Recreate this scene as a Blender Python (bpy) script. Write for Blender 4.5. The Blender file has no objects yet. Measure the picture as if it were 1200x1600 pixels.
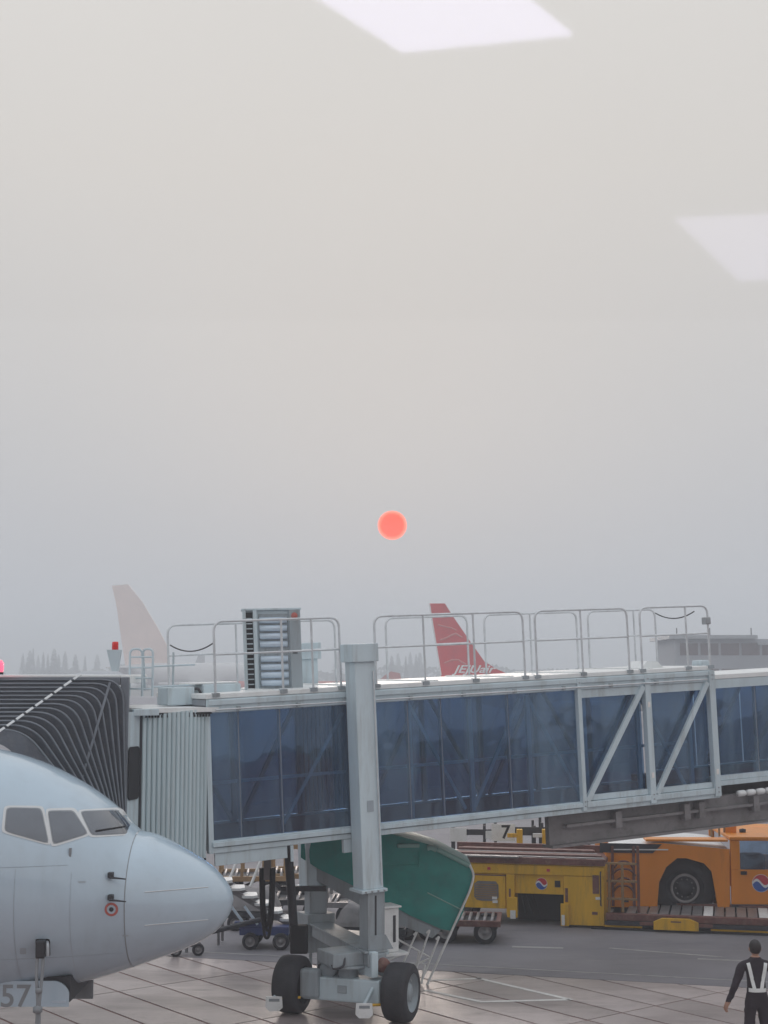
import bpy, bmesh, math, random
from mathutils import Vector, Matrix
random.seed(7)
sc = bpy.context.scene
R = math.radians

# ------------------------------------------------------------------ camera
FPX, CAMZ, PITCH = 2300.0, 5.6, math.atan(248.0 / 2300.0)
cam_d = bpy.data.cameras.new('camera')
cam = bpy.data.objects.new('camera', cam_d)
sc.collection.objects.link(cam)
cam.location = (0, 0, CAMZ)
cam.rotation_euler = (math.pi / 2 + PITCH, 0, 0)
cam_d.sensor_fit = 'VERTICAL'
cam_d.sensor_height = 36.0
cam_d.sensor_width = 27.0
cam_d.lens = FPX / 1600.0 * 36.0
cam_d.clip_start = 0.05
cam_d.clip_end = 6000
sc.camera = cam

# ------------------------------------------------------------------ sky, sun, exposure
SUN_EL, SUN_AZ = math.atan((1048 - 821) / 2300.0), math.atan((613 - 600) / 2300.0)
sun_dir = Vector((math.sin(SUN_AZ) * math.cos(SUN_EL), math.cos(SUN_AZ) * math.cos(SUN_EL), math.sin(SUN_EL)))
world = bpy.data.worlds.new('World')
sc.world = world
world.use_nodes = True
nt = world.node_tree
N, L = nt.nodes, nt.links
N.clear()
w_out = N.new('ShaderNodeOutputWorld')
w_bg = N.new('ShaderNodeBackground')
sky = N.new('ShaderNodeTexSky')
sky.sky_type = 'NISHITA'
sky.sun_disc = False
sky.sun_elevation = SUN_EL
sky.sun_rotation = SUN_AZ
sky.air_density = 1.0
sky.dust_density = 8.0
sky.ozone_density = 1.0
geo = N.new('ShaderNodeTexCoord')
sep = N.new('ShaderNodeSeparateXYZ')
L.new(geo.outputs['Generated'], sep.inputs[0])
ramp = N.new('ShaderNodeValToRGB')           # smog veil: grey-blue low down, pale warm grey higher up
L.new(sep.outputs['Z'], ramp.inputs[0])
cr = ramp.color_ramp
cr.elements[0].position = 0.0; cr.elements[0].color = (0.420, 0.450, 0.485, 1)
cr.elements[1].position = 1.0; cr.elements[1].color = (0.78, 0.83, 0.90, 1)
for p, c in ((0.10, (0.440, 0.455, 0.482, 1)), (0.22, (0.503, 0.500, 0.502, 1)), (0.33, (0.562, 0.546, 0.528, 1)), (0.45, (0.61, 0.595, 0.575, 1)), (0.7, (0.70, 0.715, 0.74, 1))):
    e = cr.elements.new(p); e.color = c
skymul = N.new('ShaderNodeVectorMath'); skymul.operation = 'SCALE'
L.new(sky.outputs[0], skymul.inputs[0]); skymul.inputs['Scale'].default_value = 0.08
mixs = N.new('ShaderNodeMix'); mixs.data_type = 'RGBA'
mixs.inputs['Factor'].default_value = 0.975
L.new(skymul.outputs[0], mixs.inputs['A']); L.new(ramp.outputs[0], mixs.inputs['B'])
# faint unevenness of the smog
nz = N.new('ShaderNodeTexNoise'); nz.inputs['Scale'].default_value = 2.2; nz.inputs['Detail'].default_value = 2.0
L.new(geo.outputs['Generated'], nz.inputs['Vector'])
nzr = N.new('ShaderNodeMapRange'); nzr.inputs['To Min'].default_value = 0.95; nzr.inputs['To Max'].default_value = 1.05
L.new(nz.outputs['Fac'], nzr.inputs['Value'])
nmul = N.new('ShaderNodeVectorMath'); nmul.operation = 'SCALE'
L.new(mixs.outputs['Result'], nmul.inputs[0]); L.new(nzr.outputs[0], nmul.inputs['Scale'])
# the dim red sun disc seen through the smog
dot = N.new('ShaderNodeVectorMath'); dot.operation = 'DOT_PRODUCT'
dot.inputs[1].default_value = sun_dir
L.new(geo.outputs['Generated'], dot.inputs[0])
disc = N.new('ShaderNodeMapRange'); disc.interpolation_type = 'SMOOTHSTEP'
rad = 22.3 / 2300.0
disc.inputs['From Min'].default_value = math.cos(rad * 1.05)
disc.inputs['From Max'].default_value = math.cos(rad * 0.96)
L.new(dot.outputs['Value'], disc.inputs['Value'])
core = N.new('ShaderNodeMapRange'); core.interpolation_type = 'SMOOTHSTEP'
core.inputs['From Min'].default_value = math.cos(rad * 0.98)
core.inputs['From Max'].default_value = math.cos(rad * 0.70)
L.new(dot.outputs['Value'], core.inputs['Value'])
suncol = N.new('ShaderNodeMix'); suncol.data_type = 'RGBA'
suncol.inputs['A'].default_value = (1.9, 0.30, 0.16, 1)
suncol.inputs['B'].default_value = (1.8, 0.075, 0.0, 1)
L.new(core.outputs[0], suncol.inputs['Factor'])
mixd = N.new('ShaderNodeMix'); mixd.data_type = 'RGBA'
L.new(disc.outputs[0], mixd.inputs['Factor'])
L.new(nmul.outputs[0], mixd.inputs['A']); L.new(suncol.outputs['Result'], mixd.inputs['B'])
L.new(mixd.outputs['Result'], w_bg.inputs['Color'])
w_bg.inputs['Strength'].default_value = 1.0
L.new(w_bg.outputs[0], w_out.inputs['Surface'])

sun_d = bpy.data.lights.new('sun', 'SUN')
sun_d.energy = 0.5
sun_d.angle = R(12)
sun_d.color = (1.0, 0.86, 0.76)
sun = bpy.data.objects.new('sun', sun_d)
sc.collection.objects.link(sun)
sun.rotation_euler = (-sun_dir).to_track_quat('-Z', 'Y').to_euler()
sun.location = (0, 40, 30)

sc.view_settings.view_transform = 'Standard'
sc.view_settings.look = 'None'
sc.view_settings.gamma = 1.0
sc.view_settings.exposure = 0.30
sc.view_settings.use_curve_mapping = False
sc.cycles.volume_bounces = 2
sc.cycles.max_bounces = 10
sc.cycles.transparent_max_bounces = 24
sc.cycles.use_denoising = True

# ------------------------------------------------------------------ helpers
def at(px, py, Y):
    """pixel of the 1200 x 1600 photograph -> point of the place at distance Y"""
    u, v = (px - 600) / FPX, (800 - py) / FPX
    dy, dz = math.cos(PITCH) - v * math.sin(PITCH), math.sin(PITCH) + v * math.cos(PITCH)
    t = Y / dy
    return Vector((u * t, Y, CAMZ + dz * t))
def on_z(px, py, z):
    u, v = (px - 600) / FPX, (800 - py) / FPX
    dy, dz = math.cos(PITCH) - v * math.sin(PITCH), math.sin(PITCH) + v * math.cos(PITCH)
    t = (z - CAMZ) / dz
    return Vector((u * t, dy * t, z))
def pix(p):
    d = Vector(p) - Vector((0, 0, CAMZ))
    f = d.y * math.cos(PITCH) + d.z * math.sin(PITCH)
    u = d.x / f
    v = (-d.y * math.sin(PITCH) + d.z * math.cos(PITCH)) / f
    return 600 + u * FPX, 800 - v * FPX

class Fr:
    def __init__(s, o, ex=(1, 0, 0), ey=(0, 1, 0), ez=(0, 0, 1)):
        s.o, s.ex, s.ey, s.ez = Vector(o), Vector(ex).normalized(), Vector(ey).normalized(), Vector(ez).normalized()
    def __call__(s, a, b, c):
        return s.o + s.ex * a + s.ey * b + s.ez * c
    def at(s, a, b, c):
        return Fr(s(a, b, c), s.ex, s.ey, s.ez)
W0 = Fr((0, 0, 0))
def yaw(o, ang):
    c, s_ = math.cos(ang), math.sin(ang)
    return Fr(o, (c, s_, 0), (-s_, c, 0), (0, 0, 1))

ORG = {}
def link(o):
    sc.collection.objects.link(o)
    return o
def tag(o, label=None, cat=None, group=None, kind=None):
    if label: o['label'] = label
    if cat: o['category'] = cat
    if group: o['group'] = group
    if kind: o['kind'] = kind
    return o
def empty(name, loc):
    o = link(bpy.data.objects.new(name, None))
    o.location = loc
    o.empty_display_size = 0.2
    ORG[o.name] = Vector(loc)
    return o

class MB:
    def __init__(s):
        s.v, s.f, s.sm, s.mi = [], [], [], []
    def add(s, verts, faces, smooth=False, mi=0):
        n = len(s.v)
        s.v += [Vector(p) for p in verts]
        for f in faces:
            s.f.append([i + n for i in f]); s.sm.append(smooth); s.mi.append(mi)
        return s
    def box(s, F, a0, a1, b0, b1, c0, c1, mi=0, bev=0.0):
        a0, a1 = min(a0, a1), max(a0, a1); b0, b1 = min(b0, b1), max(b0, b1); c0, c1 = min(c0, c1), max(c0, c1)
        if bev <= 0:
            vs = [F(a, b, c) for c in (c0, c1) for b in (b0, b1) for a in (a0, a1)]
            fs = [(0, 2, 3, 1), (4, 5, 7, 6), (0, 1, 5, 4), (2, 6, 7, 3), (0, 4, 6, 2), (1, 3, 7, 5)]
            return s.add(vs, fs, False, mi)
        bm = bmesh.new()
        bmesh.ops.create_cube(bm, size=1.0)
        for v in bm.verts:
            v.co = Vector((a0 + (v.co.x + .5) * (a1 - a0), b0 + (v.co.y + .5) * (b1 - b0), c0 + (v.co.z + .5) * (c1 - c0)))
        bmesh.ops.bevel(bm, geom=list(bm.edges), offset=bev, segments=2, affect='EDGES', profile=0.6)
        bm.verts.index_update()
        s.add([F(*v.co) for v in bm.verts], [[v.index for v in f.verts] for f in bm.faces], False, mi)
        bm.free()
        return s
    def prism(s, pts, vec, mi=0, smooth=False):
        """planar polygon (world points) pushed along vec"""
        n = len(pts); vec = Vector(vec)
        vs = [Vector(p) for p in pts] + [Vector(p) + vec for p in pts]
        s.add(vs, [list(range(n))[::-1], list(range(n, 2 * n))], False, mi)
        s.add(vs, [(i, (i + 1) % n, (i + 1) % n + n, i + n) for i in range(n)], smooth, mi)
        return s
    def tube(s, pts, r, n=8, mi=0, caps=True, closed=False):
        pts = [Vector(p) for p in pts]
        m = len(pts)
        rs = r if isinstance(r, (list, tuple)) else [r] * m
        up = None
        rings = []
        for i, p in enumerate(pts):
            if closed:
                t = pts[(i + 1) % m] - pts[i - 1]
            else:
                t = pts[min(i + 1, m - 1)] - pts[max(i - 1, 0)]
            t.normalize()
            if up is None:
                up = Vector((0, 0, 1)) if abs(t.z) < .9 else Vector((1, 0, 0))
            x = t.cross(up); x.normalize()
            up = x.cross(t); up.normalize()
            rings.append([p + (x * math.cos(2 * math.pi * k / n) + up * math.sin(2 * math.pi * k / n)) * rs[i] for k in range(n)])
        vs = [q for ring in rings for q in ring]
        fs = []
        for i in range(m if closed else m - 1):
            for k in range(n):
                a, b = i * n + k, i * n + (k + 1) % n
                j = (i + 1) % m
                fs.append((a, b, j * n + (k + 1) % n, j * n + k))
        s.add(vs, fs, True, mi)
        if caps and not closed:
            s.add(rings[0], [list(range(n))[::-1]], False, mi)
            s.add(rings[-1], [list(range(n))], False, mi)
        return s
    def lathe(s, F, prof, n=32, mi=0, smooth=True):
        """profile [(radius, along)] turned about F.ey (axis); radius in ex/ez"""
        vs, fs = [], []
        for r, a in prof:
            for k in range(n):
                t = 2 * math.pi * k / n
                vs.append(F(r * math.cos(t), a, r * math.sin(t)))
        for i in range(len(prof) - 1):
            for k in range(n):
                fs.append((i * n + k, i * n + (k + 1) % n, (i + 1) * n + (k + 1) % n, (i + 1) * n + k))
        return s.add(vs, fs, smooth, mi)
    def bar(s, p, q, w, t, side, mi=0):
        """rectangular bar from p to q, width w across 'side x axis', thickness t along side"""
        p, q = Vector(p), Vector(q)
        d = (q - p); ln = d.length; d.normalize()
        sd = Vector(side); sd = (sd - d * sd.dot(d)).normalized()
        cx = d.cross(sd).normalized()
        return s.box(Fr(p, d, cx, sd), 0, ln, -w / 2, w / 2, -t / 2, t / 2, mi)
    def build(s, name, mats, parent=None, origin=None):
        if not isinstance(mats, (list, tuple)): mats = [mats]
        if parent is not None: org = ORG[parent.name]
        elif origin is not None: org = Vector(origin)
        else: org = Vector((0, 0, 0))
        me = bpy.data.meshes.new(name)
        me.from_pydata([p - org for p in s.v], [], s.f)
        me.polygons.foreach_set('use_smooth', s.sm)
        me.polygons.foreach_set('material_index', s.mi)
        for m in mats: me.materials.append(m)
        bm = bmesh.new(); bm.from_mesh(me)
        bmesh.ops.recalc_face_normals(bm, faces=list(bm.faces))
        bm.to_mesh(me); bm.free()
        o = link(bpy.data.objects.new(name, me))
        if parent is not None: o.parent = parent
        else: o.location = org
        ORG[o.name] = org
        return o
def B(): return MB()

def copy_tree(o, parent=None, offset=None):
    c = o.copy(); link(c); ORG[c.name] = ORG[o.name]
    if parent is not None: c.parent = parent
    for ch in [k for k in o.children]:
        copy_tree(ch, c)
    return c

def arc_rail(pts, r, n=5):
    """round the corners of a polyline"""
    pts = [Vector(p) for p in pts]
    out = [pts[0]]
    for i in range(1, len(pts) - 1):
        a, b, c = pts[i - 1], pts[i], pts[i + 1]
        da, dc = (a - b), (c - b)
        rr = min(r, da.length * .49, dc.length * .49)
        p0, p1 = b + da.normalized() * rr, b + dc.normalized() * rr
        for k in range(n + 1):
            t = k / n
            out.append(p0 * (1 - t) ** 2 + b * 2 * t * (1 - t) + p1 * t ** 2)
    out.append(pts[-1])
    return out

def text_mesh(mb, txt, F, size, depth, shear=0.0, mi=0, bold=0.0, squeeze=1.0):
    """lettering as thin solid shapes in F's ex/ez plane, raised along -ey"""
    cu = bpy.data.curves.new('lettering', 'FONT')
    cu.body = txt; cu.size = size; cu.shear = shear; cu.offset = bold
    cu.align_x = 'CENTER'; cu.align_y = 'CENTER'
    cu.resolution_u = 4
    ob = bpy.data.objects.new('lettering', cu)
    link(ob)
    dg = bpy.context.evaluated_depsgraph_get()
    me = ob.evaluated_get(dg).to_mesh()
    vs = [F(v.co.x * squeeze, -depth, v.co.y) for v in me.vertices]
    fs = [list(p.vertices) for p in me.polygons]
    mb.add(vs, fs, False, mi)
    bpy.data.objects.remove(ob, do_unlink=True)
    bpy.data.curves.remove(cu)
    return mb

# ------------------------------------------------------------------ materials
def mat(name, col, rough=0.5, metal=0.0, var=0.12, scale=3.0, bump=0.0, bscale=40.0, dirt=None, dirt_amt=0.0, spec=0.5, emit=None, es=0.0, coat=0.0, streak=False):
    m = bpy.data.materials.new(name)
    m.use_nodes = True
    n, l = m.node_tree.nodes, m.node_tree.links
    b = n['Principled BSDF']
    b.inputs['Roughness'].default_value = rough
    b.inputs['Metallic'].default_value = metal
    b.inputs['Specular IOR Level'].default_value = spec
    b.inputs['Coat Weight'].default_value = coat
    tc = n.new('ShaderNodeTexCoord')
    no = n.new('ShaderNodeTexNoise'); no.inputs['Scale'].default_value = scale; no.inputs['Detail'].default_value = 6.0
    no.inputs['Roughness'].default_value = 0.6
    if streak:
        mp = n.new('ShaderNodeMapping'); mp.inputs['Scale'].default_value = (1, 1, 0.12)
        l.new(tc.outputs['Object'], mp.inputs['Vector']); l.new(mp.outputs[0], no.inputs['Vector'])
    else:
        l.new(tc.outputs['Object'], no.inputs['Vector'])
    r = n.new('ShaderNodeValToRGB')
    lo = tuple(max(0, c * (1 - var)) for c in col); hi = tuple(min(1, c * (1 + var)) for c in col)
    r.color_ramp.elements[0].position = 0.3; r.color_ramp.elements[0].color = (*lo, 1)
    r.color_ramp.elements[1].position = 0.7; r.color_ramp.elements[1].color = (*hi, 1)
    l.new(no.outputs['Fac'], r.inputs[0])
    out = r.outputs[0]
    if dirt and dirt_amt > 0:
        n2 = n.new('ShaderNodeTexNoise'); n2.inputs['Scale'].default_value = scale * 2.7; n2.inputs['Detail'].default_value = 8.0
        n2.inputs['Roughness'].default_value = 0.7
        if streak: l.new(mp.outputs[0], n2.inputs['Vector'])
        else: l.new(tc.outputs['Object'], n2.inputs['Vector'])
        mr = n.new('ShaderNodeMapRange'); mr.inputs['From Min'].default_value = 0.5; mr.inputs['From Max'].default_value = 0.72
        mr.inputs['To Max'].default_value = dirt_amt
        l.new(n2.outputs['Fac'], mr.inputs['Value'])
        mx = n.new('ShaderNodeMix'); mx.data_type = 'RGBA'
        l.new(mr.outputs[0], mx.inputs['Factor']); l.new(out, mx.inputs['A']); mx.inputs['B'].default_value = (*dirt, 1)
        out = mx.outputs['Result']
    l.new(out, b.inputs['Base Color'])
    rr = n.new('ShaderNodeMapRange')
    rr.inputs['To Min'].default_value = max(0.03, rough - 0.08); rr.inputs['To Max'].default_value = min(1, rough + 0.1)
    l.new(no.outputs['Fac'], rr.inputs['Value']); l.new(rr.outputs[0], b.inputs['Roughness'])
    if bump > 0:
        n3 = n.new('ShaderNodeTexNoise'); n3.inputs['Scale'].default_value = bscale; n3.inputs['Detail'].default_value = 4.0
        l.new(tc.outputs['Object'], n3.inputs['Vector'])
        bp = n.new('ShaderNodeBump'); bp.inputs['Strength'].default_value = bump; bp.inputs['Distance'].default_value = 0.02
        l.new(n3.outputs['Fac'], bp.inputs['Height']); l.new(bp.outputs[0], b.inputs['Normal'])
    if emit:
        b.inputs['Emission Color'].default_value = (*emit, 1); b.inputs['Emission Strength'].default_value = es
    return m
def glass(name, tint, refl=0.08, rough=0.02, refl_veil=0.0):
    m = bpy.data.materials.new(name); m.use_nodes = True
    n, l = m.node_tree.nodes, m.node_tree.links
    n.clear()
    o = n.new('ShaderNodeOutputMaterial')
    t = n.new('ShaderNodeBsdfTransparent'); t.inputs['Color'].default_value = (*tint, 1)
    g = n.new('ShaderNodeBsdfGlossy'); g.inputs['Roughness'].default_value = rough
    g.inputs['Color'].default_value = (0.66, 0.80, 1, 1)
    mx = n.new('ShaderNodeMixShader')
    lw = n.new('ShaderNodeLayerWeight'); lw.inputs['Blend'].default_value = 0.25
    mr = n.new('ShaderNodeMapRange'); mr.inputs['To Min'].default_value = refl; mr.inputs['To Max'].default_value = 1.0
    l.new(lw.outputs['Fresnel'], mr.inputs['Value'])
    tc = n.new('ShaderNodeTexCoord'); no = n.new('ShaderNodeTexNoise'); no.inputs['Scale'].default_value = 0.9
    l.new(tc.outputs['Object'], no.inputs['Vector'])
    bp = n.new('ShaderNodeBump'); bp.inputs['Strength'].default_value = 0.05; bp.inputs['Distance'].default_value = 0.3
    l.new(no.outputs['Fac'], bp.inputs['Height']); l.new(bp.outputs[0], g.inputs['Normal'])
    l.new(mr.outputs[0], mx.inputs[0]); l.new(t.outputs[0], mx.inputs[1]); l.new(g.outputs[0], mx.inputs[2])
    if refl_veil > 0:          # streaky pale diffuse layer imitating cloudy reflections on the pane
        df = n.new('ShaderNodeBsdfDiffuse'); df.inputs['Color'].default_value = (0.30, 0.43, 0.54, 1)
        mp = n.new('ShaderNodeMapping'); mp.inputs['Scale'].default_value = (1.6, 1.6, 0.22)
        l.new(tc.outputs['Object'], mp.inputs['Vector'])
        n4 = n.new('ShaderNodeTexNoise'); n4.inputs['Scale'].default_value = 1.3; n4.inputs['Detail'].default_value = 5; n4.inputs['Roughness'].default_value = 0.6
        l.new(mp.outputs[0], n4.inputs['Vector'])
        m4 = n.new('ShaderNodeMapRange'); m4.inputs['From Min'].default_value = 0.42; m4.inputs['From Max'].default_value = 0.74; m4.inputs['To Min'].default_value = refl_veil * .04; m4.inputs['To Max'].default_value = refl_veil
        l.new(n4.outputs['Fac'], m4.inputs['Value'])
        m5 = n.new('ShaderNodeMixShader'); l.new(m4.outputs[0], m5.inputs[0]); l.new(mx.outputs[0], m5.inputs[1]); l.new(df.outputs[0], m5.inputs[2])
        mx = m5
    l.new(mx.outputs[0], o.inputs['Surface'])
    return m

M = {}
GR = (0.10, 0.09, 0.08)
M['concrete'] = mat('concrete', (0.40, 0.345, 0.338), 0.36, var=0.24, scale=0.45, bump=0.25, bscale=30, dirt=(0.17, 0.14, 0.13), dirt_amt=0.55)
M['joint'] = mat('joint_seal', (0.23, 0.115, 0.10), 0.8, var=0.25, scale=2.0)
M['asphalt'] = mat('asphalt', (0.215, 0.205, 0.225), 0.72, var=0.16, scale=0.35, bump=0.3, bscale=60, dirt=(0.17, 0.165, 0.17), dirt_amt=0.6)
M['field'] = mat('airfield', (0.16, 0.165, 0.14), 0.9, var=0.3, scale=0.02)
M['line_faded'] = mat('worn_line_paint', (0.36, 0.35, 0.35), 0.7, var=0.2, scale=1.5, dirt=(0.16, 0.16, 0.17), dirt_amt=0.8)
M['line'] = mat('line_paint', (0.80, 0.79, 0.77), 0.6, var=0.1, scale=3.0, dirt=(0.4, 0.37, 0.36), dirt_amt=0.4)
M['plane'] = mat('aircraft_paint', (0.46, 0.57, 0.66), 0.16, var=0.05, scale=0.9, coat=0.5, dirt=(0.30, 0.34, 0.37), dirt_amt=0.22, streak=True)
M['radome'] = mat('radome_paint', (0.48, 0.59, 0.68), 0.15, var=0.04, scale=1.5, coat=0.5, dirt=(0.33, 0.37, 0.40), dirt_amt=0.2)
M['pane'] = mat('cockpit_glass', (0.085, 0.10, 0.125), 0.06, var=0.2, scale=2, spec=0.9, coat=0.6)
M['wframe'] = mat('window_frame', (0.66, 0.68, 0.69), 0.35, var=0.05)
M['seam2'] = mat('faint_stencil', (0.36, 0.42, 0.47), 0.5, var=0.05)
M['seam'] = mat('seam', (0.25, 0.27, 0.29), 0.6, var=0.1)
M['dark'] = mat('dark_metal', (0.045, 0.047, 0.055), 0.5, metal=0.3, var=0.3, scale=5)
M['steel'] = mat('steel', (0.36, 0.38, 0.40), 0.4, metal=0.6, var=0.2, scale=4)
M['bridge'] = mat('bridge_paint', (0.54, 0.64, 0.69), 0.42, var=0.12, scale=1.6, dirt=(0.28, 0.29, 0.28), dirt_amt=0.55, streak=True)
M['bridge_grey'] = mat('bridge_grey_paint', (0.31, 0.355, 0.385), 0.5, var=0.14, scale=2.2, dirt=(0.16, 0.15, 0.14), dirt_amt=0.6, streak=True)
M['under'] = mat('underside_paint', (0.20, 0.19, 0.195), 0.6, var=0.18, scale=2.0, dirt=(0.08, 0.07, 0.07), dirt_amt=0.6)
M['roof'] = mat('roof_sheet', (0.78, 0.80, 0.80), 0.42, var=0.05, scale=1.5, dirt=(0.5, 0.5, 0.48), dirt_amt=0.4)
M['galv'] = mat('galvanised_tube', (0.62, 0.65, 0.675), 0.45, metal=0.35, var=0.15, scale=6)
M['bglass'] = glass('bridge_glass', (0.58, 0.71, 0.83), 0.055, refl_veil=0.40)
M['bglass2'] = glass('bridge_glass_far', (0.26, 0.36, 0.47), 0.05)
M['inside'] = mat('bridge_interior', (0.30, 0.33, 0.37), 0.7, var=0.15, scale=2)
M['carpet'] = mat('bridge_floor', (0.11, 0.12, 0.14), 0.9, var=0.2, scale=4)
M['bellows'] = mat('bellows_fabric', (0.060, 0.070, 0.090), 0.55, var=0.2, scale=3, bump=0.3, bscale=25, dirt=(0.12, 0.12, 0.13), dirt_amt=0.5)
M['hoop'] = mat('bellows_hoop', (0.165, 0.185, 0.215), 0.5, var=0.15, scale=4)
M['curtain'] = mat('curtain_slat', (0.52, 0.63, 0.67), 0.4, var=0.07, scale=2, dirt=(0.4, 0.4, 0.39), dirt_amt=0.3, streak=True)
M['rubber'] = mat('rubber', (0.028, 0.028, 0.034), 0.75, var=0.3, scale=4, bump=0.2, bscale=30, dirt=(0.06, 0.056, 0.055), dirt_amt=0.3)
M['white'] = mat('white_paint', (0.74, 0.75, 0.75), 0.45, var=0.06, scale=3, dirt=(0.45, 0.43, 0.4), dirt_amt=0.4)
M['blue_tube'] = mat('blue_grey_tube', (0.55, 0.65, 0.75), 0.3, metal=0.2, var=0.08)
M['red_lamp'] = mat('red_lamp', (0.45, 0.02, 0.02), 0.25, var=0.1, emit=(1.0, 0.03, 0.02), es=0.12)
M['red_lit'] = mat('red_lamp_lit', (0.7, 0.02, 0.04), 0.25, var=0.1, emit=(1.0, 0.05, 0.09), es=3.0)
M['red'] = mat('red_paint', (0.60, 0.014, 0.02), 0.4, var=0.1, scale=0.6)
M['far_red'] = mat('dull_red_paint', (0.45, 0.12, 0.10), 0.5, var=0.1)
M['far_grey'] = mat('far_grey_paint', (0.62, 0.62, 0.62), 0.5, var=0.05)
M['ghost_fin'] = mat('ghost_fin_tint', (0.84, 0.67, 0.60), 0.5, var=0.1, scale=0.2)  # pale tint imitating a tail reflected in the window
M['green'] = mat('green_tarp', (0.02, 0.27, 0.24), 0.45, var=0.22, scale=1.6, bump=0.35, bscale=5, dirt=(0.05, 0.17, 0.16), dirt_amt=0.5)
M['green_edge'] = mat('pale_green_edge', (0.25, 0.44, 0.40), 0.45, var=0.1)
M['yellow'] = mat('yellow_paint', (0.74, 0.42, 0.015), 0.5, var=0.14, scale=2.5, dirt=(0.2, 0.13, 0.05), dirt_amt=0.6, streak=True)
M['orange'] = mat('orange_paint', (0.80, 0.26, 0.004), 0.42, var=0.1, scale=1.2, dirt=(0.33, 0.12, 0.03), dirt_amt=0.4, streak=True)
M['brown'] = mat('brown_steel', (0.16, 0.065, 0.055), 0.6, var=0.3, scale=3, dirt=(0.28, 0.2, 0.16), dirt_amt=0.6)
M['wood'] = mat('yellow_brown_steel', (0.34, 0.21, 0.10), 0.6, var=0.25, scale=3, dirt=(0.15, 0.1, 0.07), dirt_amt=0.5)
M['roller'] = mat('roller_steel', (0.29, 0.275, 0.28), 0.4, metal=0.4, var=0.2, scale=4, dirt=(0.2, 0.17, 0.16), dirt_amt=0.5)
M['blue'] = mat('blue_paint', (0.035, 0.06, 0.19), 0.45, var=0.2, scale=3, dirt=(0.1, 0.1, 0.14), dirt_amt=0.4)
M['emb_red'] = mat('emblem_red', (0.55, 0.04, 0.06), 0.4, var=0.04)
M['emb_blue'] = mat('emblem_blue', (0.03, 0.10, 0.40), 0.4, var=0.04)
M['emb_white'] = mat('emblem_white', (0.8, 0.8, 0.8), 0.4, var=0.03)
M['black'] = mat('black', (0.012, 0.012, 0.016), 0.6, var=0.3, scale=4)
M['cloth'] = mat('dark_uniform', (0.022, 0.014, 0.022), 0.85, var=0.3, scale=9, bump=0.3, bscale=30)
M['hair'] = mat('dark_hair', (0.018, 0.013, 0.014), 0.6, var=0.3, scale=30)
M['skin'] = mat('skin', (0.42, 0.24, 0.17), 0.55, var=0.08, scale=10)
M['strap'] = mat('reflective_strap', (0.72, 0.74, 0.74), 0.4, var=0.06)
M['building'] = mat('building_render', (0.34, 0.36, 0.39), 0.8, var=0.1, scale=0.2)
M['bwin'] = mat('far_window', (0.09, 0.055, 0.065), 0.15, var=0.2, scale=1)
M['leaf'] = mat('conifer_leaf', (0.10, 0.125, 0.105), 0.8, var=0.4, scale=0.6)
M['bark'] = mat('bark', (0.08, 0.06, 0.045), 0.9, var=0.3, scale=2)
M['room'] = mat('ceiling_board', (0.88, 0.87, 0.85), 0.8, var=0.02)
M['room_wall'] = mat('room_wall', (0.72, 0.68, 0.65), 0.8, var=0.04)
M['room_floor'] = mat('room_floor', (0.45, 0.42, 0.40), 0.4, var=0.08)

# slabs and slats each weather a little differently
def vary(m, lo, hi):
    n, l = m.node_tree.nodes, m.node_tree.links
    b = n['Principled BSDF']; src = b.inputs['Base Color'].links[0].from_socket
    oi = n.new('ShaderNodeObjectInfo'); mr = n.new('ShaderNodeMapRange'); mr.inputs['To Min'].default_value = lo; mr.inputs['To Max'].default_value = hi
    l.new(oi.outputs['Random'], mr.inputs['Value'])
    sc2 = n.new('ShaderNodeVectorMath'); sc2.operation = 'SCALE'
    l.new(src, sc2.inputs[0]); l.new(mr.outputs[0], sc2.inputs['Scale']); l.new(sc2.outputs[0], b.inputs['Base Color'])
def world_stains(m, scale, lo, hi, amt, col):
    n, l = m.node_tree.nodes, m.node_tree.links
    b = n['Principled BSDF']; src = b.inputs['Base Color'].links[0].from_socket
    g = n.new('ShaderNodeNewGeometry'); no = n.new('ShaderNodeTexNoise'); no.inputs['Scale'].default_value = scale; no.inputs['Detail'].default_value = 7; no.inputs['Roughness'].default_value = .62
    mp = n.new('ShaderNodeMapping'); mp.inputs['Scale'].default_value = (0.45, 1.6, 1); mp.inputs['Rotation'].default_value = (0, 0, 0.35)
    l.new(g.outputs['Position'], mp.inputs['Vector']); l.new(mp.outputs[0], no.inputs['Vector'])
    mr = n.new('ShaderNodeMapRange'); mr.inputs['From Min'].default_value = lo; mr.inputs['From Max'].default_value = hi; mr.inputs['To Max'].default_value = amt
    l.new(no.outputs['Fac'], mr.inputs['Value'])
    mx = n.new('ShaderNodeMix'); mx.data_type = 'RGBA'; l.new(mr.outputs[0], mx.inputs['Factor']); l.new(src, mx.inputs['A']); mx.inputs['B'].default_value = (*col, 1)
    l.new(mx.outputs['Result'], b.inputs['Base Color'])
vary(M['concrete'], 0.80, 1.14)
vary(M['curtain'], 0.93, 1.05)
world_stains(M['concrete'], 0.55, 0.47, 0.66, 0.8, (0.17, 0.135, 0.135))
world_stains(M['concrete'], 2.1, 0.60, 0.70, 0.55, (0.09, 0.075, 0.075))
world_stains(M['asphalt'], 0.5, 0.50, 0.70, 0.6, (0.10, 0.10, 0.12))
world_stains(M['asphalt'], 1.4, 0.58, 0.70, 0.5, (0.27, 0.26, 0.28))

# ================================================================== GROUND
m = B(); m.box(W0, -1500, 1500, -30, 1500, -0.6, -0.030)
ground = m.build('ground', M['field']); tag(ground, kind='structure')
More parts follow.
